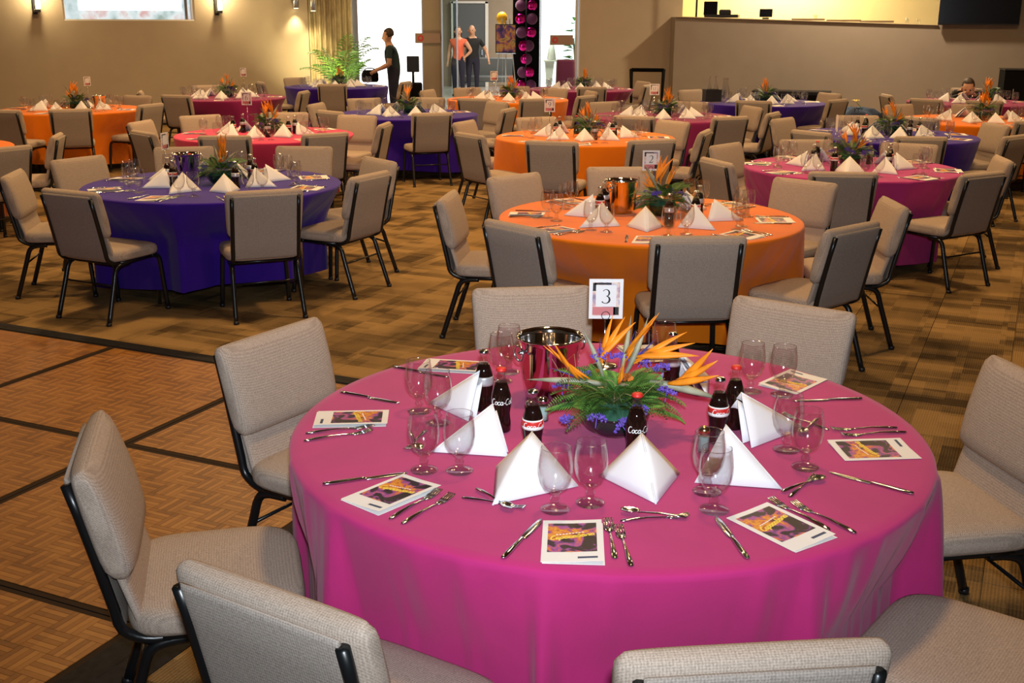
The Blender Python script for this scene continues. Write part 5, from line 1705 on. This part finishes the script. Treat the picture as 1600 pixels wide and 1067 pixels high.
MB().lathe([(0.10, 0), (0.12, 0.02), (0.09, 0.2), (0.06, 0.36), (0.02, 0.40), (0.02, 0.5)], 20).obj('base', 'white_paint', lm)
MB().lathe([(0.16, 0.48), (0.20, 0.55), (0.19, 0.72), (0.12, 0.82), (0.02, 0.84)], 20).obj('shade', 'lamp_white', lm)
pd = thing('pedestal_table', 'white pedestal table with flared legs in the lobby', 'table', (1.15, 29.6, 0))
MB().box((0, 0, 0.93), (0.75, 0.5, 0.04), bev=0.01).obj('top', 'white_paint', pd, smooth=False)
for sx in (-1, 1):
    MB().loft([[(0.34 * sx, -0.15, 0.91), (0.10 * sx, -0.15, 0.91), (0.10 * sx, 0.15, 0.91), (0.34 * sx, 0.15, 0.91)], [(0.27 * sx, -0.06, 0.0), (0.20 * sx, -0.06, 0.0), (0.20 * sx, 0.06, 0.0), (0.27 * sx, 0.06, 0.0)]]).obj('leg', 'white_paint', pd, smooth=False)
lp_ = thing('leafy_plant', 'green leafy plant beside the dark drape in the lobby', 'plant', (1.50, 28.6, 0))
MB().lathe([(0.12, 0), (0.15, 0.3), (0.16, 0.32), (0.02, 0.3)], 14).obj('pot', 'pot', lp_)
MB().tube([(0, 0, 0.3), (0.02, 0, 1.0), (-0.02, 0, 1.5)], 0.02, 6).obj('stem', 'twig', lp_)
rn = random.Random(9)
for k in range(26):
    a, z = rn.uniform(0, 2 * PI), rn.uniform(0.8, 1.9)
    d = Vector((math.cos(a), math.sin(a) * 0.7, rn.uniform(-0.2, 0.5)))
    p = Vector((0, 0, z))
    e = p + d * rn.uniform(0.2, 0.36)
    sd_ = d.cross(Vector((0, 0, 1))).normalized() * 0.05
    MB().add([p, (p + e) / 2 + sd_ + Vector((0, 0, 0.04)), e, (p + e) / 2 - sd_ + Vector((0, 0, 0.04))], [(0, 1, 2), (0, 2, 3)]).obj('leaf', 'leaf_green', lp_)
bn = thing('lobby_bench', 'dark grey upholstered bench behind the couple in the lobby', 'bench', (-0.55, 31.6, 0))
MB().box((0, 0, 0.38), (1.7, 0.6, 0.16), bev=0.03).obj('seat', 'door_grey', bn, smooth=False)
MB().box((0, 0.26, 0.68), (1.7, 0.12, 0.5), bev=0.03).obj('back', 'door_grey', bn, smooth=False)
for sx in (-0.75, 0.75):
    for sy in (-0.22, 0.22):
        MB().tube([(sx, sy, 0.0), (sx, sy, 0.3)], 0.02, 6).obj('leg', 'steel', bn)

# ------------------------------------------------------------------ people
def build_skin(name, pts, edges, radii, root, levels=2):
    me = bpy.data.meshes.new(name)
    me.from_pydata([tuple(p) for p in pts], edges, [])
    o = bpy.data.objects.new(name, me)
    COL.objects.link(o)
    o.modifiers.new('skin', 'SKIN').use_smooth_shade = True
    sv_ = me.skin_vertices[0].data
    for i, r_ in enumerate(radii):
        r_ = r_ if isinstance(r_, tuple) else (r_, r_)
        sv_[i].radius = r_
        sv_[i].use_root = (i == root)
    sub = o.modifiers.new('sub', 'SUBSURF')
    sub.levels = levels
    sub.render_levels = levels
    dg = bpy.context.evaluated_depsgraph_get()
    m2 = bpy.data.meshes.new_from_object(o.evaluated_get(dg))
    bpy.data.objects.remove(o)
    bpy.data.meshes.remove(me)
    m2.name = name
    return m2

def person(label, loc, yaw, J, paint, mats, hair, h=1.0, bald=False):
    """J: joint positions (person faces -Y); paint(center)->material slot"""
    P, Ed, Rd, ix = [], [], [], {}
    def add(n, p, r_, par=None):
        ix[n] = len(P)
        P.append(Vector(p))
        Rd.append(r_)
        if par is not None:
            Ed.append((ix[par], ix[n]))
    hip = Vector(J['pelvis'])
    add('pelvis', hip, (0.180, 0.150))
    ch = Vector(J['chest'])
    add('waist', hip.lerp(ch, 0.45), (0.165, 0.140), 'pelvis')
    add('chest', ch, (0.195, 0.155), 'waist')
    nk = Vector(J['neck'])
    add('upper', ch.lerp(nk, 0.6), (0.145, 0.110), 'chest')
    add('neck', nk, 0.066, 'upper')
    hd = Vector(J['head'])
    add('jaw', nk.lerp(hd, 0.5) + Vector(J.get('face', (0, -0.02, 0))), 0.066, 'neck')
    add('head', hd, (0.100, 0.108), 'jaw')
    add('crown', hd + (hd - nk).normalized() * 0.06, (0.070, 0.080), 'head')
    for s_, nm in ((-1, 'R'), (1, 'L')):
        sh, el, wr = (Vector(J[k + nm]) for k in ('shoulder', 'elbow', 'wrist'))
        add('shoulder' + nm, sh, 0.070, 'upper')
        add('upperarm' + nm, sh.lerp(el, 0.35), 0.062, 'shoulder' + nm)
        add('elbow' + nm, el, 0.048, 'upperarm' + nm)
        add('forearm' + nm, el.lerp(wr, 0.4), 0.045, 'elbow' + nm)
        add('wrist' + nm, wr, 0.026, 'forearm' + nm)
        d = (wr - el).normalized()
        sd_ = d.orthogonal().normalized()
        palm = wr + d * 0.075
        add('palm' + nm, palm, (0.038, 0.018), 'wrist' + nm)
        for f_ in range(4):
            off = sd_ * (0.030 - 0.020 * f_)
            b0 = palm + d * 0.03 + off
            add('f%d%s' % (f_, nm), b0, 0.010, 'palm' + nm)
            ln = (0.035, 0.042, 0.038, 0.030)[f_]
            add('g%d%s' % (f_, nm), b0 + d * ln + d.cross(sd_) * 0.015, 0.009, 'f%d%s' % (f_, nm))
        add('th' + nm, wr + d * 0.05 + sd_ * 0.045, 0.011, 'palm' + nm)
        add('hp' + nm, Vector(J['hip' + nm]), 0.110, 'pelvis')
        kn_, an = Vector(J['knee' + nm]), Vector(J['ankle' + nm])
        add('thigh' + nm, Vector(J['hip' + nm]).lerp(kn_, 0.4), 0.100, 'hp' + nm)
        add('knee' + nm, kn_, 0.070, 'thigh' + nm)
        add('calf' + nm, kn_.lerp(an, 0.35), 0.068, 'knee' + nm)
        add('ankle' + nm, an, 0.040, 'calf' + nm)
        toe = an + Vector((J.get('toe', (0, -0.15, 0))[0] + 0.02 * s_, J.get('toe', (0, -0.15, 0))[1], -0.045))
        add('heel' + nm, an + Vector((0, 0.01, -0.045)), 0.036, 'ankle' + nm)
        add('toe' + nm, toe, (0.042, 0.026), 'heel' + nm)
    me = build_skin('body', P, Ed, Rd, 0)
    for m_ in mats:
        me.materials.append(MATS[m_])
    for pl_ in me.polygons:
        pl_.material_index = paint(pl_.center, ix, P)
        pl_.use_smooth = True
    t = thing('person', label, 'person', loc, yaw)
    t.scale = (h, h, h)
    link('body', me, t)
    fdir = Vector(J.get('look', (0, -1, 0))).normalized()
    sdir = fdir.cross(Vector((0, 0, 1))).normalized()
    c = hd
    if hair:
        hb = MB().sphere((0, 0, 0), 1.0, 18, 12)
        out = []
        for v in hb.v:
            v = Vector(v)
            p = sdir * v.x * 0.101 + fdir * v.y * 0.117 + Vector((0, 0, v.z * 0.130))
            if v.y > 0.25 and v.z < 0.55:
                p = p * 0.80
            if v.z < -0.35 and not J.get('long'):
                p = p * 0.75
            if J.get('long') and v.z < -0.2 and v.y < 0.2:
                p.z -= 0.16
                p = p - fdir * 0.01
            out.append(tuple(c + p + Vector((0, 0, 0.022)) - fdir * 0.012))
        hb.v = out
        hb.obj('hair', hair, t)
    hb2 = MB().sphere((0, 0, 0), 1.0, 18, 12)
    hb2.v = [tuple(c + sdir * v[0] * 0.083 + fdir * (v[1] * 0.100) + Vector((0, 0, v[2] * 0.122 + 0.012))) for v in hb2.v]
    hb2.obj('head', 'skin', t)
    fc = MB()
    fc.tube([c + fdir * 0.080 + Vector((0, 0, 0.02)), c + fdir * 0.106 + Vector((0, 0, -0.022)), c + fdir * 0.085 + Vector((0, 0, -0.032))], [0.008, 0.014, 0.010], 6)
    fc.obj('nose', 'skin', t)
    for s_ in (-1, 1):
        MB().sphere(c + fdir * 0.088 + sdir * 0.033 * s_ + Vector((0, 0, 0.012)), 0.012, 8, 6).obj('eye', 'eye', t)
        MB().sphere(c + sdir * 0.090 * s_ + Vector((0, 0, -0.005)), 0.028, 8, 6, (0.5, 0.8, 1.1)).obj('ear', 'skin', t)
    MB().tube([c + fdir * 0.083 + sdir * 0.026 + Vector((0, 0, -0.055)), c + fdir * 0.092 + Vector((0, 0, -0.057)), c + fdir * 0.083 - sdir * 0.026 + Vector((0, 0, -0.055))], 0.004, 5).obj('mouth', 'mum_rust', t)
    return t

def painter(sleeve, neck_z, hem, arms):
    def paint(c, ix, P):
        # slots: 0 skin, 1 top, 2 trousers, 3 shoes
        def dist(a, b_):
            a, b_ = P[ix[a]], P[ix[b_]]
            ab = b_ - a
            u = max(0, min(1, (c - a).dot(ab) / ab.length_squared))
            return (c - a - ab * u).length, u
        if c.z < 0.085:
            return 3
        best, lab = 9, 1
        for nm in 'RL':
            for a, b_, la in (('shoulder', 'elbow', 'u'), ('elbow', 'wrist', 'f'), ('wrist', 'palm', 'h')):
                d, u = dist(a + nm, b_ + nm)
                if d < best:
                    best = d
                    lab = 0 if la == 'h' or (la == 'f' and sleeve < 2) or (la == 'u' and u > (0.1 if sleeve < 0 else 0.62) and sleeve < 1) else 1
        core = min(dist('pelvis', 'chest')[0], dist('chest', 'upper')[0]) - 0.055
        if best < core:
            if best < 0.075:
                return lab
        d_leg = min(dist('hp' + n, 'knee' + n)[0] for n in 'RL')
        d_calf = min(dist('knee' + n, 'ankle' + n)[0] for n in 'RL')
        if dist('neck', 'head')[0] < 0.115 and c.z > neck_z:
            return 0
        if min(d_leg, d_calf) < min(core + 0.055, 0.5) or c.z < hem:
            return 2
        return 1
    return paint

def stand(**kw):
    J = dict(pelvis=(0, 0, 0.97), chest=(0, 0.0, 1.27), neck=(0, 0.01, 1.50), head=(0, -0.005, 1.655),
             shoulderR=(-0.185, 0.01, 1.415), elbowR=(-0.235, 0.03, 1.12), wristR=(-0.235, -0.06, 0.87),
             shoulderL=(0.185, 0.01, 1.415), elbowL=(0.235, 0.03, 1.12), wristL=(0.235, -0.06, 0.87),
             hipR=(-0.095, 0, 0.90), kneeR=(-0.105, -0.015, 0.50), ankleR=(-0.11, 0.02, 0.085),
             hipL=(0.095, 0, 0.90), kneeL=(0.105, -0.015, 0.50), ankleL=(0.11, 0.02, 0.085))
    J.update(kw)
    return J

# man at the far table, in profile to the left, reaching forward with a dark bag
person('man in a dark teal T-shirt standing at the far violet table, leaning forward', (-2.27, 21.95, 0), -PI / 2,
       stand(pelvis=(0, 0.02, 0.97), chest=(0, -0.03, 1.26), neck=(0, -0.07, 1.47), head=(0, -0.10, 1.62), look=(0, -1, -0.25),
             shoulderR=(-0.175, -0.05, 1.39), elbowR=(-0.22, -0.08, 1.11), wristR=(-0.17, -0.30, 1.02), shoulderL=(0.175, -0.05, 1.39), elbowL=(0.22, -0.06, 1.11), wristL=(0.16, -0.30, 1.00)),
       painter(0, 1.43, 0.95, 1), ['skin', 'shirt_teal', 'trousers_navy', 'shoe'], 'hair_brown')
bg = thing('shoulder_bag', 'dark bag held in front of the man in teal', 'bag', (-2.72, 21.95, 0.78), 0.0)
rg = []
for z, s_ in ((0.0, 0.85), (0.03, 1.0), (0.14, 1.0), (0.20, 0.85), (0.22, 0.6)):
    rg.append([(x, y, z) for x, y, _ in superell(0.16 * s_, 0.10 * s_, 3, 20)])
MB().loft(rg).obj('body', 'black_cloth', bg)
MB().tube(smooth_path([(-0.12, 0, 0.20), (-0.06, 0, 0.25), (0.06, 0, 0.25), (0.12, 0, 0.20)], 4), 0.010, 6).obj('handle', 'black_cloth', bg)
# woman in orange, hand on hip, and man in black beside her
person('woman in a sleeveless orange top and dark trousers, hand on hip, in the lobby', (-1.42, 30.0, 0), -0.15,
       stand(pelvis=(0.01, 0, 0.97), elbowL=(0.34, 0.05, 1.17), wristL=(0.19, 0.00, 1.02), elbowR=(-0.25, 0.02, 1.13), wristR=(-0.27, -0.04, 0.90), look=(0.35, -1, 0), long=True),
       painter(-1, 1.46, 0.95, 1), ['skin', 'shirt_orange', 'trousers_navy', 'shoe'], 'hair_brown', h=0.985)
person('bald man in black shirt and trousers standing beside the woman in orange', (-1.06, 30.35, 0), 0.15,
       stand(elbowL=(0.36, 0.03, 1.16), wristL=(0.40, -0.14, 0.93), elbowR=(-0.25, 0.05, 1.14), wristR=(-0.25, -0.12, 0.93), look=(-0.3, -1, -0.05), head=(-0.02, -0.02, 1.655)),
       painter(0, 1.46, 0.95, 1), ['skin', 'shirt_black', 'trousers_navy', 'shoe'], None, h=1.0)
# person seated at the far right table, head bowed
sx0, sy0 = 7.40, 18.75
person('person with short dark hair seated at the far right table, head bowed', (sx0, sy0, 0), -0.35,
       dict(pelvis=(0, 0.02, 0.56), chest=(0, -0.13, 0.735), neck=(0, -0.27, 0.845), head=(0, -0.37, 0.905), look=(0, -1, -0.5), face=(0, -0.03, -0.01),
            shoulderR=(-0.175, -0.22, 0.81), elbowR=(-0.27, -0.22, 0.70), wristR=(-0.12, -0.42, 0.80), shoulderL=(0.175, -0.22, 0.81), elbowL=(0.27, -0.22, 0.70), wristL=(0.12, -0.42, 0.80),
            hipR=(-0.10, -0.02, 0.545), kneeR=(-0.13, -0.42, 0.53), ankleR=(-0.13, -0.40, 0.085), hipL=(0.10, -0.02, 0.545), kneeL=(0.13, -0.42, 0.53), ankleL=(0.13, -0.40, 0.085)),
       painter(2, 0.86, 0.52, 1), ['skin', 'shirt_black', 'trousers_navy', 'shoe'], 'hair_brown')
c = copy_tree(proto)
tag(c, 'tan padded chair under the seated person at the far right', 'chair', 'tan chairs around the ' + TDESC['T17'])
c.location = (sx0, sy0 + 0.0, 0)
c.rotation_euler = (0, 0, PI - 0.35)

dups = {k: v for k, v in LABELS.items() if len(v) > 1}
for k, v in dups.items():
    print('DUPLICATE LABEL', k, v)
for k in LABELS:
    if not 4 <= len(k.split()) <= 16:
        print('LABEL LENGTH', len(k.split()), k)
